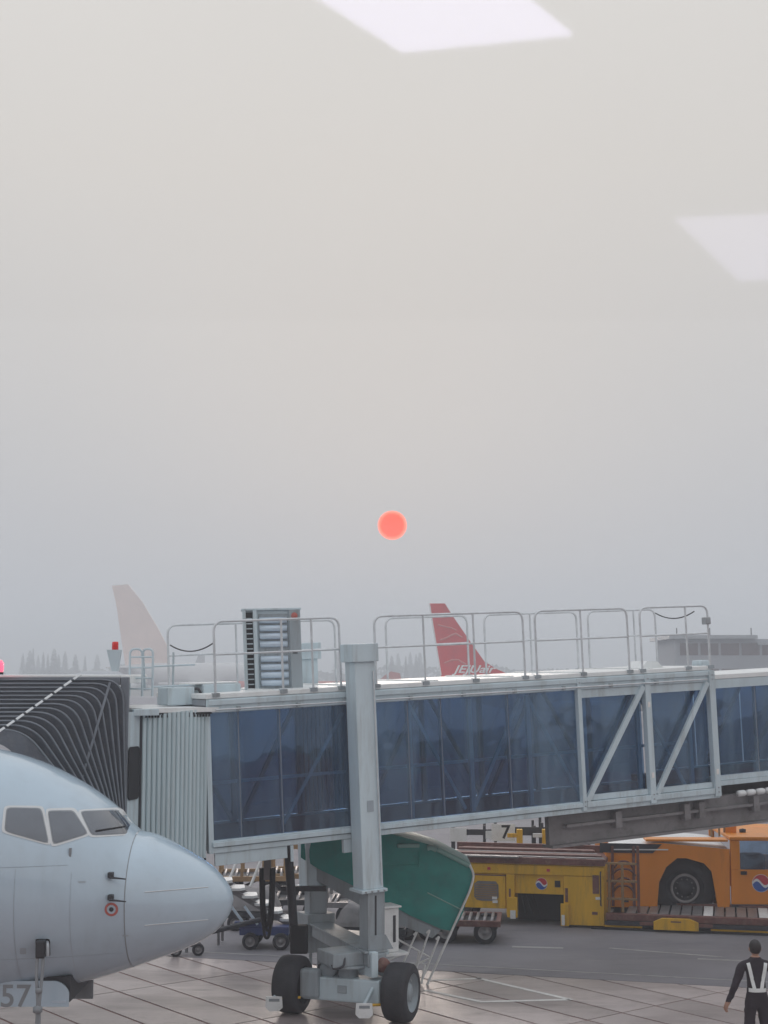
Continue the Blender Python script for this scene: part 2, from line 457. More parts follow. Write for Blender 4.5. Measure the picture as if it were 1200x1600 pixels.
# concrete stand: bedding in joint colour with single slabs standing proud of it
ga, gb = Vector((0.62, -0.785, 0)).normalized(), Vector((0.785, 0.62, 0)).normalized()
G = Fr((0, 24, 0), ga, gb)
m = B(); m.box(W0, -60, 60, -25, 60, -0.028, -0.012)
apron = m.build('apron', M['joint']); tag(apron, kind='structure')
slab_mesh = None
SA, SB = 3.3, 0.82
def edge_y(x): return 28.65 - 0.27 * x          # where the stand meets the asphalt road
nslab = 0
for i in range(-7, 8):
    for j in range(-44, 45):
        off = 0.0 if j % 2 == 0 else 0.0
        c = G(i * SA + off, j * SB, 0)
        if not (-9.5 < c.x < 10.5 and 17.0 < c.y < edge_y(c.x) + 2.2): continue
        if slab_mesh is None:
            mm = B(); g = 0.03
            Fs = Fr((0, 0, 0), ga, gb)
            mm.box(Fs, -SA / 2 + g * .5, SA / 2 - g * .5, -SB / 2 + g * .75, SB / 2 - g * .75, -0.011, 0.0, bev=0.004)
            so = mm.build('slab', M['concrete'], apron)
            slab_mesh = so.data
        else:
            so = link(bpy.data.objects.new('slab', slab_mesh)); so.parent = apron
        so.location = (c.x, c.y, random.uniform(-0.002, 0.001))
        nslab += 1
# plain paving under the terminal side and beyond the slabs that can be told apart
def strip(name, pts, z, material, parent=None, t=0.004):
    m = B(); m.prism([(p[0], p[1], z - t) for p in pts], (0, 0, t))
    o = m.build(name, material, parent)
    if parent is None: tag(o, kind='structure')
    return o
road = strip('asphalt_road', [(-60, edge_y(-60)), (60, edge_y(60)), (60, 75), (-60, 75)], 0.006, M['asphalt'], t=0.008)
strip('far_apron', [(-400, 75), (400, 75), (400, 330), (-400, 330)], 0.006, M['asphalt'], t=0.03)
def paint(p, q, w, z=0.011, parent=road, name='road_marking'):
    p, q = Vector(p), Vector(q); d = (q - p).normalized(); n = Vector((-d.y, d.x, 0)) * w / 2
    m = B(); m.prism([(a.x, a.y, z - 0.003) for a in (p - n, q - n, q + n, p + n)], (0, 0, 0.003))
    return m.build(name, M['line_faded' if parent is road else 'line'], parent)
def gp(px, py): return on_z(px, py, 0.0)
# outlined equipment box on the stand
for a, b in (((664, 1547), (750, 1565)), ((749, 1565.5), (890, 1562)), ((893, 1562.5), (744, 1528)), ((752, 1529), (668, 1532))):
    paint(gp(*a), gp(*b), 0.10, z=0.005, parent=apron, name='stand_marking')
# edge lines of the service road
e = Vector((1, -0.27, 0)).normalized()
n_ = Vector((0.27, 1, 0)).normalized()
base = Vector((0, 28.65, 0))
paint(base + n_ * 0.55 - e * 40, base + n_ * 0.55 + e * 40, 0.06)
paint(gp(952, 1482), gp(1128, 1496), 0.10)
paint(gp(1090, 1499), gp(1190, 1503), 0.12)
paint(gp(800, 1480), gp(880, 1482), 0.16)

# ================================================================== TERMINAL ROOM BEHIND THE WINDOW
WY, CZ = 0.8, 7.0          # window plane, ceiling height
room = []
def room_box(name, *b, m_='room'):
    mm = B(); mm.box(W0, *b); o = mm.build(name, M[m_]); tag(o, kind='structure'); return o
room_box('room_floor', -4.5, 4.5, -6.0, WY + 0.2, 3.75, 3.95, m_='room_floor')
room_box('room_ceiling', -4.5, 4.5, -6.0, WY + 0.2, CZ + 0.03, CZ + 0.2)
room_box('room_back_wall', -4.5, 4.5, -6.15, -6.003, 3.75, CZ + 0.2, m_='room_wall')
room_box('room_side_wall', -4.65, -4.503, -6.15, WY + 0.2, 3.75, CZ + 0.2, m_='room_wall')
room_box('room_side_wall', 4.503, 4.65, -6.15, WY + 0.2, 3.75, CZ + 0.2, m_='room_wall')
room_box('terminal_wall', -4.65, 4.65, WY - 0.1, WY + 0.2, 0.0, 3.747, m_='room_wall')
win = empty('terminal_window', (0, WY, 3.96))
m = B()
for x in (-2.2, 2.2): m.box(W0, x - 0.04, x + 0.04, WY - 0.06, WY + 0.06, 3.96, CZ + 0.02)
m.box(W0, -2.16, 2.16, WY - 0.06, WY + 0.06, 3.96, 4.10); m.box(W0, -2.16, 2.16, WY - 0.06, WY + 0.06, CZ - 0.06, CZ + 0.02)
m.build('frame', M['steel'], win)
PANE_Z = at(600, 500, WY).z
m = B(); m.add([(-2.16, WY, PANE_Z), (2.16, WY, PANE_Z), (2.16, WY, CZ - 0.06), (-2.16, WY, CZ - 0.06)], [(0, 1, 2, 3)])
M['window'] = glass('terminal_glass', (1.0, 1.0, 1.0), 0.0, 0.03)
for nd in M['window'].node_tree.nodes:      # plain reflecting clear glass
    if nd.type == 'MAP_RANGE': nd.inputs['To Min'].default_value = 0.02; nd.inputs['To Max'].default_value = 0.02
    if nd.type == 'BUMP': nd.inputs['Strength'].default_value = 0.0
    if nd.type == 'BSDF_GLOSSY': nd.inputs['Color'].default_value = (1, 1, 1, 1)
pane = m.build('upper_pane', M['window'], win)
tag(win, 'frameless upper window glass mirroring two lit ceiling panels over the sky', 'window')
def ceil_pt(px, py):
    p = on_z(px, py, CZ); return Vector((p.x, 2 * WY - p.y, CZ))
def panel(pts, es, label):
    c = sum(pts, Vector()) / len(pts)
    r_ = empty('ceiling_light', (c.x, c.y, CZ + 0.03))
    ms = mat('light_diffuser', (0.8, 0.8, 0.85), 0.5, var=0.0, emit=(0.74, 0.69, 1.0), es=es)
    mm = B(); mm.prism([(p.x, p.y, CZ - 0.012) for p in pts], (0, 0, 0.03)); mm.build('diffuser', ms, r_)
    pts2 = [c + (p - c) * 1.02 for p in pts]
    mm = B(); mm.prism([(p.x, p.y, CZ - 0.004) for p in pts2], (0, 0, 0.034)); mm.build('frame', M['room'], r_)
    tag(r_, label, 'ceiling light', 'lit ceiling panels in the terminal')
a, b, c_ = ceil_pt(628, 75), ceil_pt(893, 48), ceil_pt(512, 0)
d_ = (c_ - a)
panel([a, b, b + d_ * 2.2, a + d_ * 2.2], 11.0, 'bright square ceiling light panel mirrored at the top of the window')
a, b, c_ = ceil_pt(1055, 338), ceil_pt(1250, 330), ceil_pt(1150, 430)
d_ = (c_ - a)
panel([a, b, b + d_ * 1.05, a + d_ * 1.05], 4.6, 'dimmer ceiling light panel mirrored beside the window jamb')

# ================================================================== NEAR AIRCRAFT
AY = 20.5
tip = at(365, 1405, AY)
PT = [(0, 0), (.03, .12), (.13, .27), (.31, .45), (.58, .62), (.85, .77), (1.11, .88), (1.34, .935), (1.47, 1.08), (1.65, 1.26), (1.92, 1.46), (2.18, 1.62), (2.54, 1.80), (2.9, 1.93), (3.25, 2.02), (4.0, 2.17), (5.0, 2.30), (6.2, 2.38), (8, 2.40), (14, 2.40)]
PB = [(0, 0), (.03, -.15), (.13, -.32), (.31, -.48), (.6, -.63), (1.02, -.78), (1.47, -.93), (1.96, -1.07), (2.5, -1.18), (3.25, -1.29), (4.5, -1.42), (6, -1.50), (14, -1.52)]
PW = [(0, 0), (.03, .15), (.13, .33), (.31, .52), (.6, .73), (1.0, .95), (1.5, 1.17), (2, 1.35), (2.5, 1.49), (3.25, 1.64), (4.2, 1.77), (5, 1.84), (6.5, 1.88), (14, 1.88)]
def interp(T, s):
    if s <= T[0][0]: return T[0][1]
    for i in range(len(T) - 1):
        if s <= T[i + 1][0]:
            x0, y0 = T[i]; x1, y1 = T[i + 1]
            # monotone-ish smooth (Catmull-Rom) interpolation
            m0 = (T[i + 1][1] - T[i - 1][1]) / (T[i + 1][0] - T[i - 1][0]) if i > 0 else (y1 - y0) / (x1 - x0)
            m1 = (T[i + 2][1] - T[i][1]) / (T[i + 2][0] - T[i][0]) if i + 2 < len(T) else 0
            h = x1 - x0; t = (s - x0) / h
            return (2*t**3 - 3*t**2 + 1) * y0 + (t**3 - 2*t**2 + t) * h * m0 + (-2*t**3 + 3*t**2) * y1 + (t**3 - t**2) * h * m1
    return T[-1][1]
def zmid(s): return 0.44 * min(1, s / 5.0) ** 1.1 - 0.03 * min(1, s / .5)
def sec(s):
    return interp(PT, s), interp(PB, s), max(0.0001, interp(PW, s)), zmid(s)
def body_pt(s, th):
    zt, zb, w, zm = sec(s)
    c, sn = math.cos(th), math.sin(th)
    hz = (zt - zm) if sn >= 0 else (zm - zb)
    return Vector((tip.x - s, AY - w * c, tip.z + zm + hz * sn))
def inside(p):
    s = tip.x - p.x
    if s <= 0.0: return False
    zt, zb, w, zm = sec(s)
    z = p.z - tip.z - zm
    hz = (zt - zm) if z >= 0 else (zm - zb)
    if hz <= 0.0001: return False
    return ((p.y - AY) / w) ** 2 + (z / hz) ** 2 < 1
def hit(px, py, off=0.0):
    lo, hi = 16.0, None
    y = 17.0
    while y < 21.5:
        if inside(at(px, py, y)): hi = y; break
        lo = y; y += 0.02
    if hi is None: return at(px, py, AY)
    for _ in range(24):
        md = (lo + hi) / 2
        if inside(at(px, py, md)): hi = md
        else: lo = md
    p = at(px, py, hi)
    return p - (at(px, py, hi + 1) - p).normalized() * off

plane = empty('passenger_aircraft', (tip.x - 3.9, AY, 0))
NS = 56
def shell(s0, s1, n, ma, name):
    mm = B(); vs, fs = [], []
    ss = []
    for i in range(n + 1):
        t = i / n
        ss.append(s0 + (s1 - s0) * (t ** 1.7 if s0 == 0 else t))
    for s in ss:
        for k in range(NS): vs.append(body_pt(max(s, 0.0004), 2 * math.pi * k / NS))
    for i in range(n):
        for k in range(NS): fs.append((i * NS + k, i * NS + (k + 1) % NS, (i + 1) * NS + (k + 1) % NS, (i + 1) * NS + k))
    mm.add(vs, fs, True)
    if s0 == 0: mm.add(vs[:NS], [list(range(NS))], True)
    else: mm.add(vs[-NS:], [list(range(NS))], False)
    return mm.build(name, ma, plane)
S_RAD = 1.30
rado = shell(0, S_RAD, 40, M['radome'], 'radome')
fus = shell(S_RAD, 14.0, 110, M['plane'], 'fuselage')
def ring(s, w, name, ma, off=0.002, th0=0, th1=2 * math.pi, n=64):
    mm = B(); vs, fs = [], []
    for i in range(n + 1):
        th = th0 + (th1 - th0) * i / n
        c = body_pt(s, th); ctr = Vector((tip.x - s, AY, tip.z + zmid(s)))
        o = (c - ctr).normalized() * off
        vs += [body_pt(s - w / 2, th) + o, body_pt(s + w / 2, th) + o]
    for i in range(n): fs.append((2 * i, 2 * i + 1, 2 * i + 3, 2 * i + 2))
    mm.add(vs, fs, True); return mm.build(name, ma, fus)
ring(S_RAD, 0.012, 'radome_seam', M['seam'])
ring(3.9, 0.008, 'skin_seam', M['seam2'])
ring(2.62, 0.006, 'skin_seam', M['seam2'], th0=-1.5, th1=0.25)
# lightning strips along the radome
for y0, y1 in ((1394, 1386), (1446, 1437)):
    mm = B(); pts = [hit(226 + (325 - 226) * i / 12, y0 + (y1 - y0) * i / 12, 0.002) for i in range(13)]
    mm.tube(pts, 0.006, 6); mm.build('lightning_strip', M['wframe'], rado)
# cockpit windows: conformal panes in raised frames
def conf(poly, off, name, ma, parent, n=10, grow=0.0):
    cx = sum(p[0] for p in poly) / 4; cy = sum(p[1] for p in poly) / 4
    P = []
    for x, y in poly:
        dx, dy = x - cx, y - cy; ln = math.hypot(dx, dy)
        P.append((x + dx / ln * grow, y + dy / ln * grow))
    mm = B(); vs, fs = [], []
    for j in range(n + 1):
        for i in range(n + 1):
            u, v = i / n, j / n
            # rounded corners: pull the corner samples in
            x = (1-u)*(1-v)*P[0][0] + u*(1-v)*P[1][0] + u*v*P[2][0] + (1-u)*v*P[3][0]
            y = (1-u)*(1-v)*P[0][1] + u*(1-v)*P[1][1] + u*v*P[2][1] + (1-u)*v*P[3][1]
            a, b = abs(2*u-1), abs(2*v-1)
            k = 1 - 0.06 * (a**8) * (b**8)
            x, y = cx + (x - cx) * k, cy + (y - cy) * k
            vs.append(hit(x, y, off))
    for j in range(n):
        for i in range(n): fs.append((j*(n+1)+i, j*(n+1)+i+1, (j+1)*(n+1)+i+1, (j+1)*(n+1)+i))
    mm.add(vs, fs, True); return mm.build(name, ma, parent)
wins = [[(12, 1263), (63, 1264), (75, 1317), (9, 1298)], [(76, 1268), (114, 1268), (136, 1302), (84, 1318)], [(127, 1268), (185, 1266.5), (212, 1301), (145, 1304)]]
for q in wins:
    f_ = conf(q, 0.004, 'cockpit_window', M['wframe'], plane, grow=7.5)
    conf(q, 0.007, 'seal', M['seam'], f_, grow=2.6); conf(q, 0.010, 'pane', M['pane'], f_, grow=0.4)
for a, b in (((150, 1298), (196, 1291)), ):       # wiper lying on the windscreen
    mm = B(); mm.tube([hit(a[0] + (b[0]-a[0])*i/8, a[1] + (b[1]-a[1])*i/8, 0.025) for i in range(9)], 0.010, 6)
    mm.build('wiper', M['black'], plane)
# air data probes
for py in (1366, 1401):
    p = hit(172, py); mm = B()
    mm.box(Fr(p), -0.02, 0.05, -0.08, 0.02, -0.035, 0.03, bev=0.01)
    mm.tube([p + Vector((0.0, -0.07, -0.03)), p + Vector((0.22, -0.085, -0.05))], [0.016, 0.008], 8)
    mm.build('pitot_probe', M['dark'], plane)
# red ringed static port
def conf_ring(cx, cy, r0, r1, off, name, ma, parent, n=28):
    mm = B(); vs, fs = [], []
    for k in range(n):
        t = 2 * math.pi * k / n
        vs += [hit(cx + r0*math.cos(t), cy + r0*math.sin(t), off), hit(cx + r1*math.cos(t), cy + r1*math.sin(t), off)]
    for k in range(n):
        a = 2*k; b = 2*((k+1) % n); fs.append((a, a+1, b+1, b))
    mm.add(vs, fs, True); return mm.build(name, ma, parent)
sp = conf_ring(174, 1421, 7.0, 10.6, 0.004, 'static_port_ring', M['far_red'], plane)
conf_ring(174, 1421, 0.2, 3.6, 0.006, 'static_port', M['dark'], sp)
ring(1.95, 0.005, 'skin_seam', M['seam2'], th0=-1.55, th1=0.3)
ring(5.3, 0.008, 'skin_seam', M['seam'])
for zz, s0_, s1_ in ((-.55, 1.35, 6.0), (.62, 2.0, 6.0)):       # lap joints along the skin
    pts = []
    for i in range(24):
        s_ = s0_ + (s1_ - s0_) * i / 23; zt, zb, w_, zm = sec(s_)
        q = max(-1, min(1, (zz - zm) / ((zt - zm) if zz > zm else (zm - zb)))); pts.append(body_pt(s_, math.asin(q)) + Vector((0, -.0015, 0)))
    B().tube(pts, 0.0022, 4).build('lap_joint', M['seam2'], fus)
for (cx_, cy_, wx_, wy_) in ((128, 1378, 6, 1.4), (196, 1462, 5, 1.2), (36, 1486, 5, 5)):
    conf([(cx_ - wx_, cy_ - wy_), (cx_ + wx_, cy_ - wy_), (cx_ + wx_, cy_ + wy_), (cx_ - wx_, cy_ + wy_)], 0.003, 'stencil', M['seam2'], plane, n=2)
# small service hatch by the power socket
hp = conf([(55, 1467), (78, 1467), (79, 1494), (57, 1494)], 0.003, 'power_socket_recess', M['black'], plane, n=6)
mm = B(); p = hit(110, 1331); mm.box(Fr(p), -0.015, 0.015, -0.03, 0.02, -0.06, 0.05, bev=0.006); mm.build('drain_mast', M['seam'], plane)
# nose gear and its doors
NG = Vector((tip.x - 3.95, AY, 0))
mm = B(); mm.tube([NG + Vector((0, 0, 0.34)), NG + Vector((0.0, 0, 1.35))], 0.07, 14); mm.tube([NG + Vector((0, -0.2, 0.345)), NG + Vector((0, 0.2, 0.345))], 0.05, 12)
strut = mm.build('nose_gear_strut', M['steel'], plane)
for sy in (-0.2, 0.2):
    Fw = Fr(NG + Vector((0, sy, 0.345)))
    mm = B(); mm.lathe(Fw, [(.20, -.10), (.30, -.10), (.335, -.07), (.345, 0), (.335, .07), (.30, .10), (.20, .10)], 28); mm.build('nose_wheel', M['rubber'], plane)
    mm = B(); mm.lathe(Fw, [(0.001, -.085), (.12, -.085), (.2, -.09), (.2, .09), (.12, .085), (0.001, .085)], 24); mm.build('nose_wheel_rim', M['white'], plane)
def door_panel(x0, x1, y, z0, z1, name):
    n = 8
    pts = [Vector((x0, y, z1)), Vector((x0, y, z0)), Vector((x1, y, z0))]
    for k in range(n + 1):      # rounded upper fore corner
        t = k / n * math.pi / 2
        pts.append(Vector((x1 - 0.20 + 0.16 * math.cos(t) + 0.04 * (1 - math.sin(t)), y, z1 - 0.15 + 0.15 * math.sin(t))))
    mm = B(); mm.prism(pts, (0, 0.03, 0)); return mm.build(name, M['plane'], plane)
dy_ = AY - 1.0
dp0, dp1 = at(107, 1573, dy_), at(85, 1533, dy_)
nd = door_panel(dp0.x - 2.1, dp0.x, dy_, dp0.z, dp1.z, 'nose_gear_door')
mm = B()
c7 = at(12, 1558, dy_)
text_mesh(mm, '757', Fr(c7, (1, 0, 0), (0, 1, 0), (0, 0, 1)), 0.40, 0.004, bold=0.004)
mm.build('door_lettering', M['seam'], nd)
pp = at(92, 1565, dy_); mm = B(); mm.box(Fr(pp), -0.09, 0.09, -0.003, 0, -0.015, 0.015); mm.build('placard', M['blue_tube'], nd)
dy2 = AY + 0.35
q0, q1 = at(145, 1561, dy2), at(100, 1531, dy2)
mm = B(); mm.box(W0, q0.x - 1.6, q0.x, dy2, dy2 + 0.04, q0.z, q1.z + 0.25, bev=0.01); mm.box(W0, q0.x - 0.10, q0.x - 0.02, dy2 - 0.02, dy2 - 0.002, q0.z + .04, q1.z - .02); mm.build('nose_gear_door', M['seam'], plane)
mm = B(); mm.box(W0, q0.x - 1.2, q0.x - 0.05, dy_ + 0.08, dy2 - 0.05, q1.z - 0.02, q1.z + 0.3); mm.build('wheel_well', M['dark'], plane)
tag(plane, 'white passenger aircraft nose with grey cockpit windows and 757 on its gear door', 'airplane')
# ground power cable plugged into the nose
cb = empty('ground_power_cable', (hit(68, 1490).x, hit(68, 1490).y - 0.15, 0))
p = hit(67, 1478); mm = B(); Fp = Fr(p)
mm.box(Fp, -0.06, 0.055, -0.16, 0.0, -0.13, 0.09, bev=0.02); plug = mm.build('plug', M['dark'], cb)
mm = B(); mm.tube(arc_rail([p + Vector((0.05, -0.02, 0.05)), p + Vector((0.09, -0.13, 0.06)), p + Vector((0.10, -0.15, -0.10))], .06), 0.022, 8); mm.build('handle', M['steel'], plug)
mm = B()
for dx, xo in ((-0.04, -0.02), (0.035, 0.015)):
    mm.tube([p + Vector((dx, -0.1, -0.05)), p + Vector((dx, -0.15, -0.30)), p + Vector((xo * .6, -0.16, -0.66)), p + Vector((xo, -0.16, -1.2)), Vector((p.x + xo, p.y - 0.16, 0.03)), Vector((p.x + xo - .3, p.y - 0.35, 0.025)), Vector((p.x + xo - 1.6, p.y - 0.5, 0.025))], 0.021, 8)
mm.build('cable', M['seam'], cb)
mm = B(); mm.lathe(Fr(p + Vector((0.0, -0.16, -0.55)), (1, 0, 0), (0, 0, 1), (0, -1, 0)), [(0.02, 0), (.045, .01), (.045, .06), (.02, .07)], 12); mm.build('cable_clamp', M['seam'], cb)
mm = B(); mm.lathe(Fr(p + Vector((-0.01, -0.16, -0.80)), (1, 0, 0), (0, 0, 1), (0, -1, 0)), [(0.02, 0), (.06, .02), (.06, .08), (.02, .1)], 12); mm.build('cable_clamp', M['seam'], cb)
tag(cb, 'grey power cable hanging from a dark plug in the aircraft nose', 'cable')

# ================================================================== BOARDING BRIDGE
PA, PB_ = at(545, 1310, 24.8), at(1113, 1247, 28.4)
ex = (PB_ - PA).normalized()
ey = Vector((-ex.y, ex.x, 0)).normalized()
ez = ex.cross(ey).normalized()
HT, WT = 2.45, 2.35              # height and width of the outer tunnel
T = Fr(PA, ex, ey, ez)
def sx(px, w, h):
    lo, hi = -12.0, 30.0
    for _ in range(50):
        md = (lo + hi) / 2
        if pix(T(md, w, h))[0] < px: lo = md
        else: hi = md
    return (lo + hi) / 2
def hy(py, s, w):
    lo, hi = -4.0, 6.0
    for _ in range(50):
        md = (lo + hi) / 2
        if pix(T(s, w, md))[1] > py: lo = md
        else: hi = md
    return (lo + hi) / 2
S0, S1 = sx(327, 0, 1.2), sx(1117, 0, 1.2)
S_IN = 19.0                       # inner tunnel runs on to the rotunda by the terminal
bridge = empty('boarding_bridge', (T(sx(580, 0, 0), 1.2, 0).x, T(sx(580, 0, 0), 1.2, 0).y, 0))
SF = sx(905, 0, 1.2)              # start of the framed end portal
# --- outer tunnel shell
def part(name, ma, *boxes, F=T, par=None, bev=0.0):
    mm = B()
    for b in boxes: mm.box(F, *b, bev=bev)
    return mm.build(name, M[ma] if isinstance(ma, str) else ma, par or bridge)
part('roof_slab', 'roof', (S0 - .02, S1, -.03, WT + .03, HT - .03, HT + .05), bev=0.015)
rs = part('cornice_rail', 'bridge', (S0, S1, -.05, .06, HT - .25, HT - .035), bev=0.012)
part('cornice_bead', 'bridge', (S0, S1, -.085, -.052, HT - .13, HT - .05), par=rs, bev=0.008)
part('cornice_rail', 'bridge', (S0, S1, WT - .06, WT + .05, HT - .25, HT - .035))
sl = part('sill_rail', 'bridge', (S0, S1, -.05, .06, .0, .085), bev=0.012)
part('sill_bead', 'bridge', (S0, SF - .03, -.09, -.052, .10, .175), par=sl, bev=0.01)
part('sill_upper_rail', 'bridge', (S0, SF - .03, -.045, .06, .09, .20), bev=0.01)
part('sill_rail', 'bridge', (S0, S1, WT - .06, WT + .05, .0, .20))
part('floor_deck', 'carpet', (S0, S1, .07, WT - .07, .02, .16))
part('ceiling_lining', 'inside', (S0, S1, .08, WT - .08, HT - .14, HT - .04))
# roof cover strips lying across the tunnel roof
k = S0 + 1.1
while k < S1:
    part('roof_joint_strip', 'roof', (k, k + .07, .02, WT - .02, HT + .05, HT + .072)); k += 1.55
# --- glazing
bounds = [S0 + .03] + [sx(x, 0, 1.2) for x in (375, 440, 545, 640, 692, 797, 903)]
for i in range(len(bounds) - 1):
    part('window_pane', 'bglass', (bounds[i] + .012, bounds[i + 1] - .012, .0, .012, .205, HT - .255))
    if i: part('glazing_bar', 'inside', (bounds[i] - .022, bounds[i] + .022, .016, .07, .20, HT - .25))
part('end_post', 'bridge', (S0 - .05, S0 + .03, -.04, .08, .0, HT - .255))
part('end_post', 'bridge', (S0 - .05, S0 + .03, WT - .08, WT + .04, .0, HT - .255))
# far side glazing and bracing seen through the near glass
fb = [S0 + .03 + (S1 - S0 - .06) * i / 8 for i in range(9)]
for i in range(8):
    part('far_window_pane', 'bglass2', (fb[i] + .012, fb[i + 1] - .012, WT - .03, WT - .018, .205, HT - .255))
    part('far_post', 'inside', (fb[i] - .04, fb[i] + .04, WT - .13, WT - .05, .2, HT - .25))
    mm = B()
    a, b = (fb[i] + .08, fb[i + 1] - .08) if i % 2 else (fb[i + 1] - .08, fb[i] + .08)
    mm.bar(T(a, WT - .2, .22), T(b, WT - .2, HT - .26), .07, .05, ey); mm.build('far_brace', M['inside'], bridge)
# inner tunnel inside the outer one: posts and braces behind the glass
SI0 = sx(640, .2, 1.2)
k = SI0; i = 0
while k < S1 - .2:
    part('inner_post', 'bridge', (k - .04, k + .04, .16, .22, .2, HT - .3))
    if k + 1.15 < S1:
        mm = B(); mm.bar(T(k + .06, .25, HT - .35) if i % 2 == 0 else T(k + .06, .25, .25), T(k + 1.1, .25, .25) if i % 2 == 0 else T(k + 1.1, .25, HT - .35), .06, .04, ey); mm.build('inner_brace', M['bridge'], bridge)
    k += 1.22; i += 1
mm = B(); mm.bar(T(sx(440, .3, 1), .3, .3), T(sx(535, .3, 2), .3, HT - .4), .05, .04, ey); mm.build('inner_brace', M['bridge'], bridge)
# --- framed end portal with diagonal members
SM = sx(1012, 0, 1.2)
for s_, wd in ((SF, .085), (SM, .13), (S1 - .07, .14)):
    part('portal_post', 'bridge', (s_ - wd / 2, s_ + wd / 2, -.10, .03, .03, HT - .04), bev=0.012)
part('portal_sill', 'bridge', (SF + .05, S1 - .15, -.095, .02, .088, .19), bev=0.01)
part('portal_head', 'bridge', (SF + .05, SM - .07, -.03, .04, HT - .40, HT - .255)); part('portal_head', 'bridge', (SM + .07, S1 - .15, -.03, .04, HT - .40, HT - .255))
part('portal_inner_sill', 'bridge', (SF + .05, SM - .07, -.03, .04, .20, .30)); part('portal_inner_sill', 'bridge', (SM + .07, S1 - .15, -.03, .04, .20, .30))
for a, b in ((SF + .07, SM - .09), (SM + .10, S1 - .17)):
    mm = B(); mm.bar(T(a, -.06, .20), T(b, -.06, HT - .26), .10, .06, ey); mm.build('diagonal_brace', M['bridge'], bridge)
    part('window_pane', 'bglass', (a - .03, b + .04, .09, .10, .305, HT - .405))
# --- inner tunnel running on to the terminal
HI0, HI1 = .33, HT - .20
part('inner_roof', 'roof', (S1 - 1.0, S_IN, .16, WT - .16, HI1 - .02, HI1 + .06))
part('inner_cornice', 'bridge', (S1 + .01, S_IN, .17, .28, HI1 - .20, HI1 - .025)); part('inner_cornice', 'bridge', (S1 + .01, S_IN, WT - .28, WT - .17, HI1 - .20, HI1 - .025))
part('inner_sill', 'bridge', (S1 + .01, S_IN, .17, .28, HI0 - .14, HI0 - .05)); part('inner_sill_upper', 'bridge', (S1 + .01, S_IN, .20, .30, HI0 - .045, HI0 + .05))
part('inner_sill', 'bridge', (S1 + .01, S_IN, WT - .28, WT - .17, HI0 - .14, HI0 + .05))
part('inner_floor', 'carpet', (S1 - .5, S_IN, .31, WT - .31, HI0 - .1, HI0 + .02))
k = S1 + .02
while k < S_IN - .5:
    e2 = min(k + 1.25, S_IN)
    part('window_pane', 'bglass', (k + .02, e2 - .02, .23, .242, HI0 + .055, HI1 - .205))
    part('glazing_bar', 'inside', (e2 - .02, e2 + .02, .25, .31, HI0 + .05, HI1 - .2))
    part('far_window_pane', 'bglass2', (k + .02, e2 - .02, WT - .24, WT - .23, HI0 + .055, HI1 - .205))
    mm = B(); mm.bar(T(k + .1, WT - .4, HI0 + .1), T(e2 - .1, WT - .4, HI1 - .25), .07, .05, ey); mm.build('far_brace', M['inside'], bridge)
    k = e2
# --- underside girders and cable tray
part('girder', 'under', (SF - .6, S_IN, .22, .34, -.55, -.006)); part('girder', 'under', (SF + 1.0, S_IN, WT - .34, WT - .22, -.55, -.006))
part('girder_flange', 'under', (SF - .6, S_IN, .12, .46, -.60, -.555)); part('cable_tray', 'under', (SF - .3, S_IN, .08, .20, -.25, -.20))
part('belly_plate', 'under', (SF + .9, S_IN, .47, WT - .35, -.52, -.48))
for px in (965, 1072, 1095, 1180):
    s_ = sx(px, .1, -.2); part('tray_bracket', 'under', (s_ - .07, s_ + .07, .05, .21, -.36, -.06), bev=0.01)
for i in range(5):
    s_ = sx(1150, .1, 0) + i * .24
    mm = B(); mm.lathe(Fr(T(s_, .06, .02), ey, ex, ez), [(0.001, 0), (.055, .01), (.06, .05), (.06, .16), (.05, .19), (0.001, .2)], 12); mm.build('row_lamp_cap', M['white'], bridge)  # unlit white caps standing in for a bright row of lamps
# rotunda column by the terminal
rc = T(S_IN, WT / 2, 0)
mm = B(); mm.lathe(Fr((rc.x, rc.y, 0), (1, 0, 0), (0, 0, 1), (0, 1, 0)), [(.001, 0), (.9, 0), (.9, .15), (.45, .2), (.45, rc.z - .45), (1.5, rc.z - .43), (1.5, rc.z + 2.6), (.001, rc.z + 2.9)], 36); mm.build('rotunda', M['bridge'], bridge)

# --- lift columns
def column(w, px, pal, top_y=None):
    s_ = sx(px, w, 1.5)
    Fc = T.at(s_, w, 0)
    h_top = HT + (.75 if w < 0 else .80)
    h_fl = hy(1392, s_, w) if w < 0 else hy(1387, s_, w)
    g = .185
    mm = B(); mm.box(Fc, -g, g, -g, g, h_fl + .05, h_top - .30, bev=0.015); col = mm.build('lift_column', M[pal], bridge)
    mm = B(); mm.box(Fc, -g - .055, g + .055, -g - .05, g + .05, h_top - .30, h_top, bev=0.015); mm.build('column_cap', M[pal], col)
    mm = B(); mm.box(Fc, -g - .05, g + .05, -g - .05, g + .05, h_fl, h_fl + .05, bev=0.008); mm.build('column_flange', M[pal], col)
    return s_, Fc, h_fl
sN, FN, hN = column(-.30, 567, 'bridge')
sR, FRr, hR = column(WT + .30, 480, 'bridge')
# inner tubes drop vertically to the drive frame
def drop(F_, h_fl, z_end, g, ma, name='lift_tube'):
    top = F_(0, 0, h_fl + .02)
    mm = B(); mm.box(Fr((top.x + .06, top.y, 0), (ex.x, ex.y, 0), (ey.x, ey.y, 0)), -g, g, -g, g, z_end, top.z, bev=0.012)
    mm.build(name, M[ma], bridge); return Vector((top.x + .06, top.y, 0))
zbeam = at(560, 1474, 25.0).z
bN = drop(FN, hN, zbeam - .02, .155, 'bridge_grey')
bR = drop(FRr, hR, zbeam + .05, .155, 'bridge_grey')
